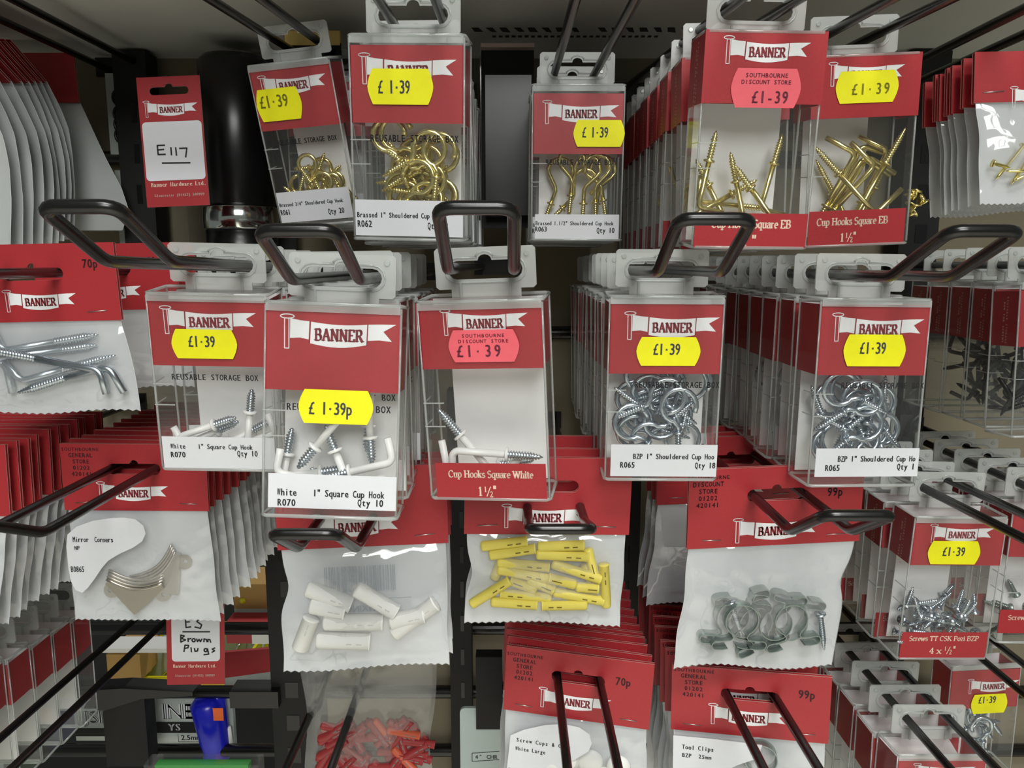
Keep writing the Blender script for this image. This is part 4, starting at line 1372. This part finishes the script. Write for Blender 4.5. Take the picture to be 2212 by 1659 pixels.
# spring clips
def clip_mesh():
    """flat spring strip bent into two feet and two round jaws"""
    pts = []
    def a(cx, cy, r, t0, t1, n=8):
        return [(cx + r * math.cos(math.radians(t0 + (t1 - t0) * i / n)), cy + r * math.sin(math.radians(t0 + (t1 - t0) * i / n))) for i in range(n + 1)]
    right = a(0, 19, 8.5, 90, -58, 14) + [(3.4, 9.4), (4.6, 7.8), (8, 7.2), (12, 7.0)] + a(12.4, 4.9, 2.1, 90, -90, 6) + [(9, 2.8), (6, 3.4)]
    left = [(-x, y) for x, y in right]
    return left[::-1] + right[1:]
def put_clip(fc, px, py, ang, y, sc_, label, first=[None]):
    x, z = fc.L(px, py, y)
    M = fc.M @ Matrix.Translation((x * 1e-3, y * 1e-3, z * 1e-3)) @ Matrix.Rotation(math.radians(ang), 4, 'Y')
    if first[0] is None:
        m = MB()
        p = clip_mesh()
        n = len(p)
        for yy, t in ((0, 0),):
            vs = [(a, -3, b) for a, b in p] + [(a, 3, b) for a, b in p]
            m.add(vs, [(i, i + 1, i + 1 + n, i + n) for i in range(n - 1)], 'green_steel', True)
            nrm = []
            for i in range(n):
                ax, az = p[max(0, i - 1)]; bx, bz = p[min(n - 1, i + 1)]
                l = math.hypot(bx - ax, bz - az)
                nrm.append((-(bz - az) / l * .5, (bx - ax) / l * .5))
            v2 = [(a + u, -3, b + w_) for (a, b), (u, w_) in zip(p, nrm)] + [(a + u, 3, b + w_) for (a, b), (u, w_) in zip(p, nrm)]
            m.add(v2, [(i + n, i + 1 + n, i + 1, i) for i in range(n - 1)], 'green_steel', True)
            m.add(vs[:n] + v2[:n], [(i, i + n, i + n + 1, i + 1) for i in range(n - 1)], 'green_steel')
            m.add(vs[n:] + v2[n:], [(i, i + 1, i + n + 1, i + n) for i in range(n - 1)], 'green_steel')
        o = m.build('spring_clip')
        r = MB(); r.lathe([(1.2, 0), (1.5, .3), (1.5, .7), (.4, .9)], 'black_matt', 10, M=Matrix.Translation((0, 0, 26.6)))
        r.build('fixing_hole', o)
        first[0] = o
        o.matrix_world = M
    else:
        o = copy_tree(first[0], M)
    tag(o, label, 'spring clip', 'steel spring clips')
def z6b(x, y): return (1360 + x / 3.19, 960 + y / 3.19)
for k, (x, y, a, d) in enumerate(((735, 1425, 4, -2), (1035, 1000, 186, -1.2), (1120, 1415, -8, -1.8), (640, 1400, 12, .4), (760, 985, 172, .6), (1180, 1010, 196, 1.0), (930, 1420, -20, 1.2))):
    put_clip(ftc, *z6b(x, y), a, d - 1, 1, 'grey steel spring clip in the ninety-nine pence packet')
for (x, y, a) in ((1312, 1165, 170), (690, 1080, 160)):
    x_, z_ = ftc.L(*z6b(x, y), -2)
    M = ftc.M @ Matrix.Translation((x_ * 1e-3, -.002, z_ * 1e-3)) @ Matrix.Rotation(math.radians(a), 4, 'Y')
    put_screw(M, 'zinc', 22, 1.5, 'long screw among the grey spring clips', 'screws among the clips')

# nickel mirror corners
def corner(fc, px, py, ang, y, label):
    x, z = fc.L(px, py, y)
    m = MB()
    out = [(0, -11), (11, 1)] + [(11 - i * 22 / 10, 1 + 1.0 - 3.6 * math.sin(PI * i / 10)) for i in range(11)] + [(-11, 1)]
    m.plate([(0, -12), (12, .5), (11, 2.0)] + [(11 - i * 2.2, 2.0 - 3.4 * math.sin(PI * i / 10)) for i in range(1, 10)] + [(-11, 2.0), (-12, .5)], [], -1.5, 1.0, 'nickel')
    o = m.build('mirror_corner')
    o.matrix_world = fc.M @ Matrix.Translation((x * 1e-3, y * 1e-3, z * 1e-3)) @ Matrix.Rotation(math.radians(ang), 4, 'Y') @ Matrix.Scale(1.45, 4)
    rm = MB()
    for k in range(4):
        rm.tube([(-11.5 + i * 2.3, -1.2 + k * .55, 2.6 + k * 1.1 - 3.4 * math.sin(PI * i / 10)) for i in range(11)], .6, 'nickel', 8)
    rm.build('rolled_rim', o)
    for s_ in (-1, 1):
        lg = MB()
        cc = [(s_ * 10.5 + 3.2 * math.cos(a), -3 + 3.2 * math.sin(a)) for a in [i * PI / 9 for i in range(18)]]
        hl = [(s_ * 11 + .9 * math.cos(a), -3 + .9 * math.sin(a)) for a in [i * PI / 5 for i in range(10)]]
        lg.plate(cc, [hl], .5, 1.0, 'nickel')
        lg.build('screw_lug', o)
    tag(o, label, 'mirror corner', 'nickel mirror corners')
corner(fmc, 294, 1266, 4, -1.5, 'ridged nickel mirror corner lying flat in its packet')
corner(fmc, 345, 1235, -38, .6, 'ridged nickel mirror corner turned on edge behind another')
lb = MB()
def zb(x, y): return (x / 4.148, 850 + y / 4.148)
tear = [(660, 1230), (740, 1160), (880, 1110), (1040, 1085), (1160, 1080), (1260, 1095), (1330, 1150), (1350, 1220), (1320, 1290), (1240, 1345), (1120, 1400), (1020, 1460), (960, 1530), (900, 1620), (840, 1700), (790, 1745), (730, 1720), (690, 1640), (670, 1540), (660, 1440), (650, 1330)]
tp = [fmc.L(*zb(*p)) for p in tear][::-1]
lb.plate(tp, [], -6.6, -6.3, 'label_white')
for s_, x, y, cap in (('Mirror  Corners', 708, 1295, 12), ('NP', 724, 1365, 9), ('B0865', 692, 1560, 13)):
    a, b = fmc.L(*zb(x, y))
    lb.text(s_, a, b, cap * kmc, -6.75, 'black_ink', adv=5.9 * kmc, sx=.8)
pmc(lb, 'paper_label')
# screw cup label + cups, tool clip label
lb = MB()
def z5b(x, y): return (960 + x / 4.096, 1300 + y / 4.096)
tear = [(600, 1130), (720, 1080), (900, 1040), (1060, 1030), (1200, 1060), (1290, 1120), (1310, 1200), (1280, 1270), (1180, 1330), (1080, 1390), (900, 1480), (860, 1640), (560, 1640), (570, 1400)]
lb.plate([fcc.L(*z5b(*p)) for p in tear][::-1], [], -6.0, -5.7, 'label_white')
for s_, x, y, cap, adv in (('Screw Cups & Caps', 648, 1180, 9, 7.2), ('White Large', 640, 1255, 9, 6.2), ('B1559', 582, 1450, 11, 6.8)):
    a, b = fcc.L(*z5b(x, y))
    lb.text(s_, a, b, cap * kcc, -6.15, 'black_ink', adv=adv * kcc, sx=.8)
pcc(lb, 'paper_label')
for k, (x, y, hole) in enumerate(((1290, 1420, 1), (1090, 1400, 0), (1540, 1460, 0), (960, 1450, 0), (1420, 1560, 1))):
    a, b = fcc.L(*z5b(x, y), -2.5)
    m = MB()
    prof = [(2.4, -1.2), (6.2, -.4), (7.4, .8), (7.4, 1.4), (3, 1.6)] if hole else [(.3, -2.6), (4, -2.2), (6.4, -.8), (7.2, 1.0), (6.8, 1.4)]
    m.lathe(prof, 'white_plastic', 22, M=Matrix.Rotation(-PI / 2, 4, 'X'))
    o = m.build('screw_cup' if hole else 'plastic_dome')
    if hole:
        c = MB(); c.lathe([(2.3, -1.0), (2.3, -.6)], 'plug_shadow', 14, M=Matrix.Rotation(-PI / 2, 4, 'X')); c.build('centre_hole', o)
    o.matrix_world = fcc.M @ Matrix.Translation((a * 1e-3, -.0025 - k * .0004, b * 1e-3))
    tag(o, 'white ring shaped screw cup beneath the tilted red card' if hole else 'domed white screw cap beneath the tilted red card', 'screw cap', 'screw cups' if hole else 'screw caps')
lb = MB()
def z7b(x, y): return (1400 + x / 4.096, 1300 + y / 4.096)
tear = [(222, 1130), (600, 1165), (1000, 1215), (960, 1330), (780, 1390), (640, 1460), (560, 1640), (215, 1640)]
lb.plate([ftl.L(*z7b(*p)) for p in tear][::-1], [], -5.5, -5.2, 'label_white')
for s_, x, y, cap, adv in (('Tool Clips', 297, 1245, 11, 7.2), ('BZP  25mm', 297, 1315, 10, 7.4), ('B098', 247, 1475, 11, 8)):
    a, b = ftl.L(*z7b(x, y))
    lb.text(s_, a, b, cap * ktl, -5.65, 'black_ink', adv=adv * ktl, sx=.8)
ptl(lb, 'paper_label')
put_clip(ftl, 1640, 1700, 0, -2, 1, 'grey steel clip at the foot of the lowest packet')

# brass pins in the upper right packet
def z4c(x, y): return (1900 + x / 4.147, 80 + y / 4.147)
def pin(fc, a, b, y, label, grp, r=.8, metal='brass'):
    x0, z0 = fc.L(*a, y); x1, z1 = fc.L(*b, y)
    m = MB()
    d = Vector((x1 - x0, 0, z1 - z0)); L = d.length
    m.lathe([(r * 2.4, 0), (r * 2.4, .5), (r, .9), (r, L - 2), (.1, L)], metal, 10)
    o = m.build('pin')
    o.matrix_world = fc.M @ Matrix.Translation((x0 * 1e-3, y * 1e-3, z0 * 1e-3)) @ d.to_track_quat('Z', 'Y').to_matrix().to_4x4()
    tag(o, label, 'pin', grp)
for k, (a, b) in enumerate((((1290, 970), (1040, 1275)), ((1400, 980), (1180, 1320)), ((1010, 1130), (1170, 1170)), ((1330, 1200), (1130, 1200)), ((1500, 1150), (1200, 1290)))):
    pin(fpn, z4c(*a), z4c(*b), -1.5 - .4 * k, 'brass pin in the glossy upper right packet', 'brass pins')
q = random.Random(8)
fb = Face(Matrix.Translation((-.009, .045, -.0036)) @ fpn.M, fpn.W, fpn.H)
for k in range(9):
    x, y = q.uniform(270, 420), q.uniform(1350, 1580)
    pin(fb, z4c(x, y), z4c(x + q.uniform(-60, 60), y + q.uniform(-90, 90)), -1.5 - .25 * k, 'brass pin heaped in the rearmost pin packet', 'heaped brass pins', r=1.3)

# red plug packet
arp, frp, prp, krp = make_bag([(618, 1035), (955, 1030), (950, 1180), (622, 1186)], 'long packet of red wall plugs hanging below the white plugs', GP, [(660, 1760), (940, 1745)], seed=12, bulge=7.5,
    W0=91, H0=40, film='hazy_film', backing=False, edgeL=lambda v: 4.2 * math.exp(-((v - .62) / .16) ** 2), edgeR=lambda v: -4 * math.exp(-((v - .75) / .12) ** 2))
q = random.Random(21)
for k in range(96):
    x, y = q.uniform(690, 905), 1592 + 150 * q.random()
    if q.random() < .25: y = q.uniform(1572, 1600); x = q.choice((q.uniform(705, 770), q.uniform(805, 880)))
    a = q.choice((q.uniform(-15, 25), q.uniform(50, 80), q.uniform(-70, -40)))
    dx, dy = 36 * math.cos(math.radians(a)), 36 * math.sin(math.radians(a))
    put_plug((max(686, min(912, x - dx)), y - dy * .6), (max(686, min(912, x + dx)), y + dy * .6), 5.0, 'red_plastic' if k % 9 else 'orange_plastic', 'plug_shadow', 'red wall plug heaped in the long packet' if k % 9 else 'orange tinted wall plug heaped in the long packet', 'red wall plugs' if k % 9 else 'orange wall plugs', frp, -2.4 + (k % 5) * .8, Lmm=21)

# ================================================================== hanging tags
def z1(x, y): return (x / 2.962, y / 2.962)
def z8b(x, y): return (220 + x / 4.62, 1300 + y / 4.62)
def tag_card(c4, label, panel, logo_px, hand, foot, foot2):
    M, W, H = fit(c4, 41.5, 84, sW=2, sH=8)
    fc = Face(M, W, H)
    pxmm = W / math.hypot(c4[1][0] - c4[0][0], c4[1][1] - c4[0][1])
    root = empty('shelf_tag', M @ Matrix.Translation((0, 0, -H * 1e-3)))
    tag(root, label, 'tag', 'red stock tags on the rack')
    off = Matrix.Translation((0, 0, H * 1e-3))
    c = MB()
    c.plate([(-W / 2, -H), (W / 2, -H), (W / 2, 0), (-W / 2, 0)], [slot_hole(-9, 26, 5)], 0, .8, 'red_card', 'board_edge')
    lx, lz = fc.L(*logo_px[0]); lx2, _ = fc.L(*logo_px[1])
    logo(c, lx, lz, lx2 - lx, -.15)
    for s_, x, y, cap, wpx in (foot, foot2):
        a, b = fc.L(x, y)
        n = c.text(s_, a, b, cap * pxmm, -.15, 'cream_ink' if cap > 6 else 'board_edge', adv=wpx * pxmm / len(s_), sx=.85)
    cd_ = c.build('card', root, off)
    p_ = MB()
    (ax, az), (bx, bz) = fc.L(*panel[0]), fc.L(*panel[1])
    p_.plate(rr(ax, bx, bz, az, 2.5), [], -.3, 0, 'label_white')
    for l in hand:
        p_.stroke([fc.L(*q_) for q_ in l], 1.0, -.45, 'black_ink')
    p_.build('writing_panel', cd_)
    return fc
circ = lambda cx, cy, r: [(cx + r * math.cos(i * PI / 5), cy + r * math.sin(i * PI / 5)) for i in range(11)]
h1 = [[(1055, 930), (1008, 932), (1014, 990), (1060, 988)], [(1010, 960), (1050, 957)], [(1095, 945), (1099, 992)], [(1126, 945), (1131, 995)], [(1150, 950), (1197, 948), (1190, 1006)], [(1040, 1044), (1218, 1042)]]
fe117 = tag_card([(296, 168), (428, 162), (455, 443), (316, 448)], 'red stock tag with E117 handwritten on it', [z1(908, 785), z1(1318, 1145)], [z1(915, 655), z1(1265, 672)], [[z1(*p) for p in l] for l in h1],
    ('Banner Hardware Ltd.', *z1(968, 1198), 8.5, 117), ('Gloucester (01452) 500909', *z1(990, 1262), 5.5, 106))
h2 = [[(880, 150), (835, 150), (842, 255), (890, 248)], [(838, 200), (878, 198)], [(930, 150), (990, 152), (950, 195), (998, 228), (985, 262), (930, 250)], [(810, 297), (1078, 297)],
      [(790, 328), (790, 398)], [(790, 330), (826, 338), (796, 362), (838, 378), (790, 400)], [(862, 362), (864, 396)], [(864, 372), (892, 364)], circ(918, 381, 16), [(948, 368), (956, 396), (972, 372), (986, 396), (1002, 368)],
      [(1020, 398), (1022, 368), (1046, 374), (1052, 398)], [(1060, 398), (1062, 372), (1080, 376), (1088, 402)], [(832, 430), (822, 494)], [(832, 430), (868, 432), (862, 456), (826, 464)], [(892, 455), (896, 498)],
      [(926, 462), (932, 492), (956, 488), (962, 462)], circ(1038, 480, 16), [(1056, 465), (1068, 520), (1020, 526)], [(1130, 458), (1102, 470), (1128, 486), (1100, 502)]]
fbr = tag_card([(356, 1205), (484, 1203), (484, 1478), (362, 1480)], 'red stock tag reading Brown Plugs by hand', [z8b(692, 60), z8b(1180, 590)], [(372, 1262), (470, 1262)], [[z8b(*p) for p in l] for l in h2],
    ('Banner Hardware Ltd.', *z8b(712, 658), 8, 97), ('Gloucester (01452) 500909', *z8b(732, 748), 5.5, 88))

# ================================================================== things deep in the rack
t = empty('packaged_tool', Matrix.Translation((-.203, .603, -.002)))
tag(t, 'black cylindrical tool with a bright chrome collar by the E117 tag', 'tool')
m = MB(); m.lathe([(24, 44), (25.5, 46), (25.5, 146), (22, 150)], 'black_plastic', 40); m.build('barrel', t)
m = MB(); m.lathe([(26.5, 27), (27.5, 28), (27.5, 43), (26.5, 44)], 'chrome', 48); m.build('collar', t)
m = MB(); m.lathe([(25, 2), (26, 4), (26, 27), (24, 28)], 'black_plastic', 40); m.build('base', t)
m = MB(); m.box(-36, 33, 28, 29.5, -6, 152, 'black_matt'); m.build('backing_card', t)
m = MB(); m.box(-36, -34.6, -14, 28, 6, 60, 'clear_plastic'); m.build('blister', t)

t = empty('blister_pack', Matrix.Translation((-.003, .565, .025)))
tag(t, 'dark blister pack with a pale top edge beside the swan neck hooks', 'packet')
m = MB(); m.box(-18, 18, 0, 2, 0, 122, 'black_matt'); m.build('backing_card', t)
m = MB(); m.box(-18, 18, -8, 0, 119, 121.5, 'board_edge'); m.box(-18.4, -17.6, -14, 0, 6, 121, 'clear_plastic'); m.box(-15, 16, -13, -.5, 8, 100, 'black_plastic'); m.build('moulded_front', t)
t = empty('yellow_pack', Matrix.Translation((-.131, .545, .07)))
tag(t, 'yellow topped pack glimpsed behind the tilted box', 'packet')
m = MB(); m.box(-18, 18, 0, 4, 0, 74, 'black_matt'); m.build('backing_card', t)
m = MB(); m.box(-18, 18, -.5, 0, 72, 81, 'cream_card'); m.box(-18, 18, 0, 4, 74, 81, 'cream_card'); m.build('yellow_header', t)
t = empty('white_pack', Matrix.Translation(P(268, 345, .63)))
tag(t, 'narrow white pack showing dark oval pieces left of the E117 tag', 'packet')
m = MB(); m.box(-10, 14, 0, 2, 4, 64, 'pack_grey'); m.box(-8, 16, 0, 2, -66, -8, 'pack_grey'); m.build('backing_card', t)
for k, z in enumerate((46, 34, 26, 18)):
    m = MB(); m.tube([(-1 + 3.5 * math.cos(a), -1.5, z + 5 * math.sin(a)) for a in [i * PI / 6 for i in range(12)]], 1.2, 'black_plastic', 7, closed=True); m.build('oval_ring', t)

# opening at lower left: goods on the far side
def back_pack(px0, py0, px1, py1, Y, name, label, cat, mt, th=.02):
    a, b = P(px0, py1, Y), P(px1, py0, Y)
    o = empty(name, Matrix.Translation(((a.x + b.x) / 2, Y, a.z)))
    tag(o, label, cat)
    wd, ht = (b.x - a.x) * 1e3, (b.z - a.z) * 1e3
    return o, wd, ht
o, wd, ht = back_pack(345, 1490, 500, 1620, .66, 'card_pack', 'grey card pack holding a rounded blue tool with an orange sticker', 'packet', None)
m = MB()
m.box(-wd * .62, wd / 2, 0, 6, 0, ht, 'pack_grey')
m.box(-wd * .62, wd * .12, -.3, 0, ht * .29, ht * .47, 'black_matt')
m.text('INEC', -wd * .42 + .5, ht * .53 - .5, ht * .24, -.35, 'black_ink', sx=1.0); m.text('INEC', -wd * .42, ht * .53, ht * .24, -.5, 'label_white', sx=1.0)
m.text('YS', -wd * .36, ht * .33, ht * .11, -.45, 'label_white')
m.text('2.5mm', -wd * .2, ht * .17, ht * .08, -.35, 'black_ink')
for q_ in ([(-wd * .24, ht * .14), (wd * .06, ht * .14)], [(-wd * .24, ht * .14), (-wd * .24, ht * .27)], [(wd * .06, ht * .14), (wd * .06, ht * .27)]):
    m.stroke(q_, .4, -.35, 'black_ink')
m.build('backing_card', o)
m = MB(); m.lathe([(wd * .15, -2), (wd * .18, 4), (wd * .2, ht * .5), (wd * .22, ht * .9), (wd * .14, ht * 1.0)], 'blue_plastic', 20, M=Matrix.Translation((wd * .33, -10, 0)) @ Matrix.Rotation(-.12, 4, 'Y')); m.build('blue_handle', o)
m = MB(); m.box(wd * .36, wd * .5, -22, -21.6, ht * .72, ht * .92, 'orange_sticker'); m.build('orange_label', o)
m = MB(); m.lathe([(2, 0), (4, 4), (2.5, ht * .4)], 'white_plastic', 14, M=Matrix.Translation((wd * .47, -8, 4))); m.build('white_tip', o)
o, wd, ht = back_pack(165, 1500, 245, 1600, .665, 'card_pack', 'small grey card pack half hidden by the black rail bracket', 'packet', None)
m = MB(); m.box(-wd / 2, wd / 2, 0, 6, 0, ht, 'pack_grey'); m.box(-wd / 2, wd / 2, -.3, 0, ht * .1, ht * .27, 'black_matt')
m.text('JSI', -wd * .3 + .4, ht * .4 - .4, ht * .24, -.35, 'black_ink', sx=1.2); m.text('JSI', -wd * .3, ht * .4, ht * .24, -.5, 'label_white', sx=1.2); m.build('backing_card', o)
o, wd, ht = back_pack(195, 1482, 330, 1640, .618, 'rail_bracket', 'chunky black bracket gripping the lower rail', 'bracket', None)
m = MB(); m.box(-wd * .26, wd * .36, 0, 18, -ht * .1, ht * .9, 'black_matt'); m.plate([(-wd * .5, ht * .72), (-wd * .2, ht * .7), (wd * .36, ht * .86), (wd * 1.1, ht * .9), (wd * 1.1, ht * .95), (wd * .1, ht * 1.0), (-wd * .25, ht * .98), (-wd * .45, ht * .8)], [], -4, 14, 'black_plastic'); m.build('bracket_body', o)
o, wd, ht = back_pack(497, 1495, 600, 1530, .612, 'rail_socket', 'grey plastic socket on the lower rail by the post', 'bracket', None)
m = MB(); m.box(-wd / 2, wd / 2, 0, 20, 0, ht, 'black_plastic'); m.build('socket_body', o)
o, wd, ht = back_pack(318, 1648, 560, 1700, .60, 'green_pack', 'green topped clear pack at the bottom edge', 'packet', None)
m = MB(); m.box(-wd * .42, wd * .4, 0, 8, 0, ht * .9, 'green_plastic'); m.build('green_card', o)
m = MB(); m.box(-wd / 2, wd / 2, -3, 12, 0, ht, 'clear_plastic'); m.build('clear_cover', o)
Yt = .98
o, wd, ht = back_pack(272, 1430, 520, 1505, Yt, 'storage_tray', 'acid yellow tray of silvery goods beyond the rack', 'tray', None)
m = MB()
m.box(-wd / 2, wd / 2, 0, 4, 0, ht * .55, 'acid_yellow'); m.box(-wd / 2, wd / 2, 116, 120, 0, ht, 'acid_yellow'); m.box(-wd / 2, wd / 2, 0, 120, -3, 0, 'acid_yellow')
m.box(-wd / 2, -wd / 2 + 4, 0, 120, 0, ht * .8, 'acid_yellow'); m.box(wd / 2 - 4, wd / 2, 0, 120, 0, ht * .8, 'acid_yellow')
m.tube([(-wd / 2, -1, ht * .55), (wd / 2, -1, ht * .55)], 3, 'acid_yellow', 8); m.build('tray_shell', o)
q = random.Random(5)
Ot = o.matrix_world.to_translation()
for k in range(6):
    b_ = empty('foil_packet', Matrix.Translation(Ot + Vector(((-wd * .38 + k * wd * .15) * 1e-3, .03 + .012 * k, .003))) @ Matrix.Rotation(q.uniform(-.3, .3), 4, 'Y'))
    tag(b_, 'silvery packet standing in the yellow tray', 'packet', 'packets in the yellow tray')
    m = MB(); m.box(-16, 16, -2, 2, 0, 58 + q.uniform(-8, 10), 'bag_white' if k % 2 else 'pack_grey'); m.build('packet_body', b_)
    m = MB(); m.tube([(-8, -3, 6), (3, -4, 22), (8, -3, 44)], 2, 'chrome', 8); m.build('packed_part', b_)
o, wd, ht = back_pack(234, 1395, 300, 1470, Yt - .02, 'cardboard_box', 'brown cardboard box beyond the left opening', 'box', None)
m = MB(); m.box(-wd / 2, wd / 2, 0, 60, 0, ht * .75, 'cardboard'); m.build('carton', o)
m = MB(); m.box(-wd * .6, wd * 1.5, -4, 30, ht * .84, ht * .96, 'white_plastic'); m.build('white_lid', o)
o, wd, ht = back_pack(508, 1262, 600, 1350, Yt, 'cardboard_box', 'tan carton with a yellow dot beyond the rack', 'box', None)
m = MB(); m.box(-wd / 2, wd / 2, 0, 60, ht * .4, ht, 'cardboard'); m.box(-wd / 2, wd / 2, 0, 60, 0, ht * .4, 'pack_grey'); m.build('carton', o)
m = MB(); m.lathe([(4, 0), (4, 1)], 'acid_yellow', 14, M=Matrix.Translation((-wd * .3, 0, ht * .6)) @ Matrix.Rotation(PI / 2, 4, 'X')); m.build('yellow_dot', o)
o, wd, ht = back_pack(490, 1345, 580, 1390, Yt - .03, 'red_pack', 'bright red and white pack beyond the rack', 'packet', None)
m = MB(); m.box(-wd / 2, wd / 2, 0, 30, 0, ht, 'red_card'); m.box(wd * .1, wd / 2, -1, 0, 0, ht * .5, 'white_plastic'); m.build('carton', o)
o, wd, ht = back_pack(484, 1400, 600, 1465, .70, 'red_pack', 'dark red card pack right of the Brown Plugs tag', 'packet', None)
m = MB(); m.plate([(-wd / 2, 0), (wd / 2, ht * .25), (wd / 2, ht), (-wd / 2, ht * .85)], [], 0, 4, 'red_card'); m.build('card', o)
m = MB(); m.plate([(-wd / 2, -16), (wd / 2, -10), (wd / 2, ht * .25), (-wd / 2, 0)], [], 0, 4, 'pack_grey'); m.build('lower_card', o)
# pale pack right of the red plugs
o, wd, ht = back_pack(995, 1400, 1085, 1690, .56, 'card_pack', 'pale pack with a boxed size mark below a black tool', 'packet', None)
m = MB(); m.plate(rr(-wd / 2, wd / 2, 0, ht * .56, 4), [], 0, 3, 'pale_teal')
x0, z0 = -wd * .22, ht * .16
for q_ in ([(x0, z0), (wd * .42, z0 + 1.5)], [(x0, z0 + 7), (wd * .42, z0 + 8.5)], [(x0, z0), (x0, z0 + 7)]):
    m.stroke(q_, .5, -.15, 'black_ink')
m.text('4" CHR', x0 + 2, z0 + 2.2, 3.2, -.15, 'grey_ink', adv=3.0, sx=.9); m.build('backing_card', o)
m = MB(); m.box(-wd * .1, wd * .5, -14, -2, ht * .48, ht, 'black_matt'); m.build('black_tool', o)
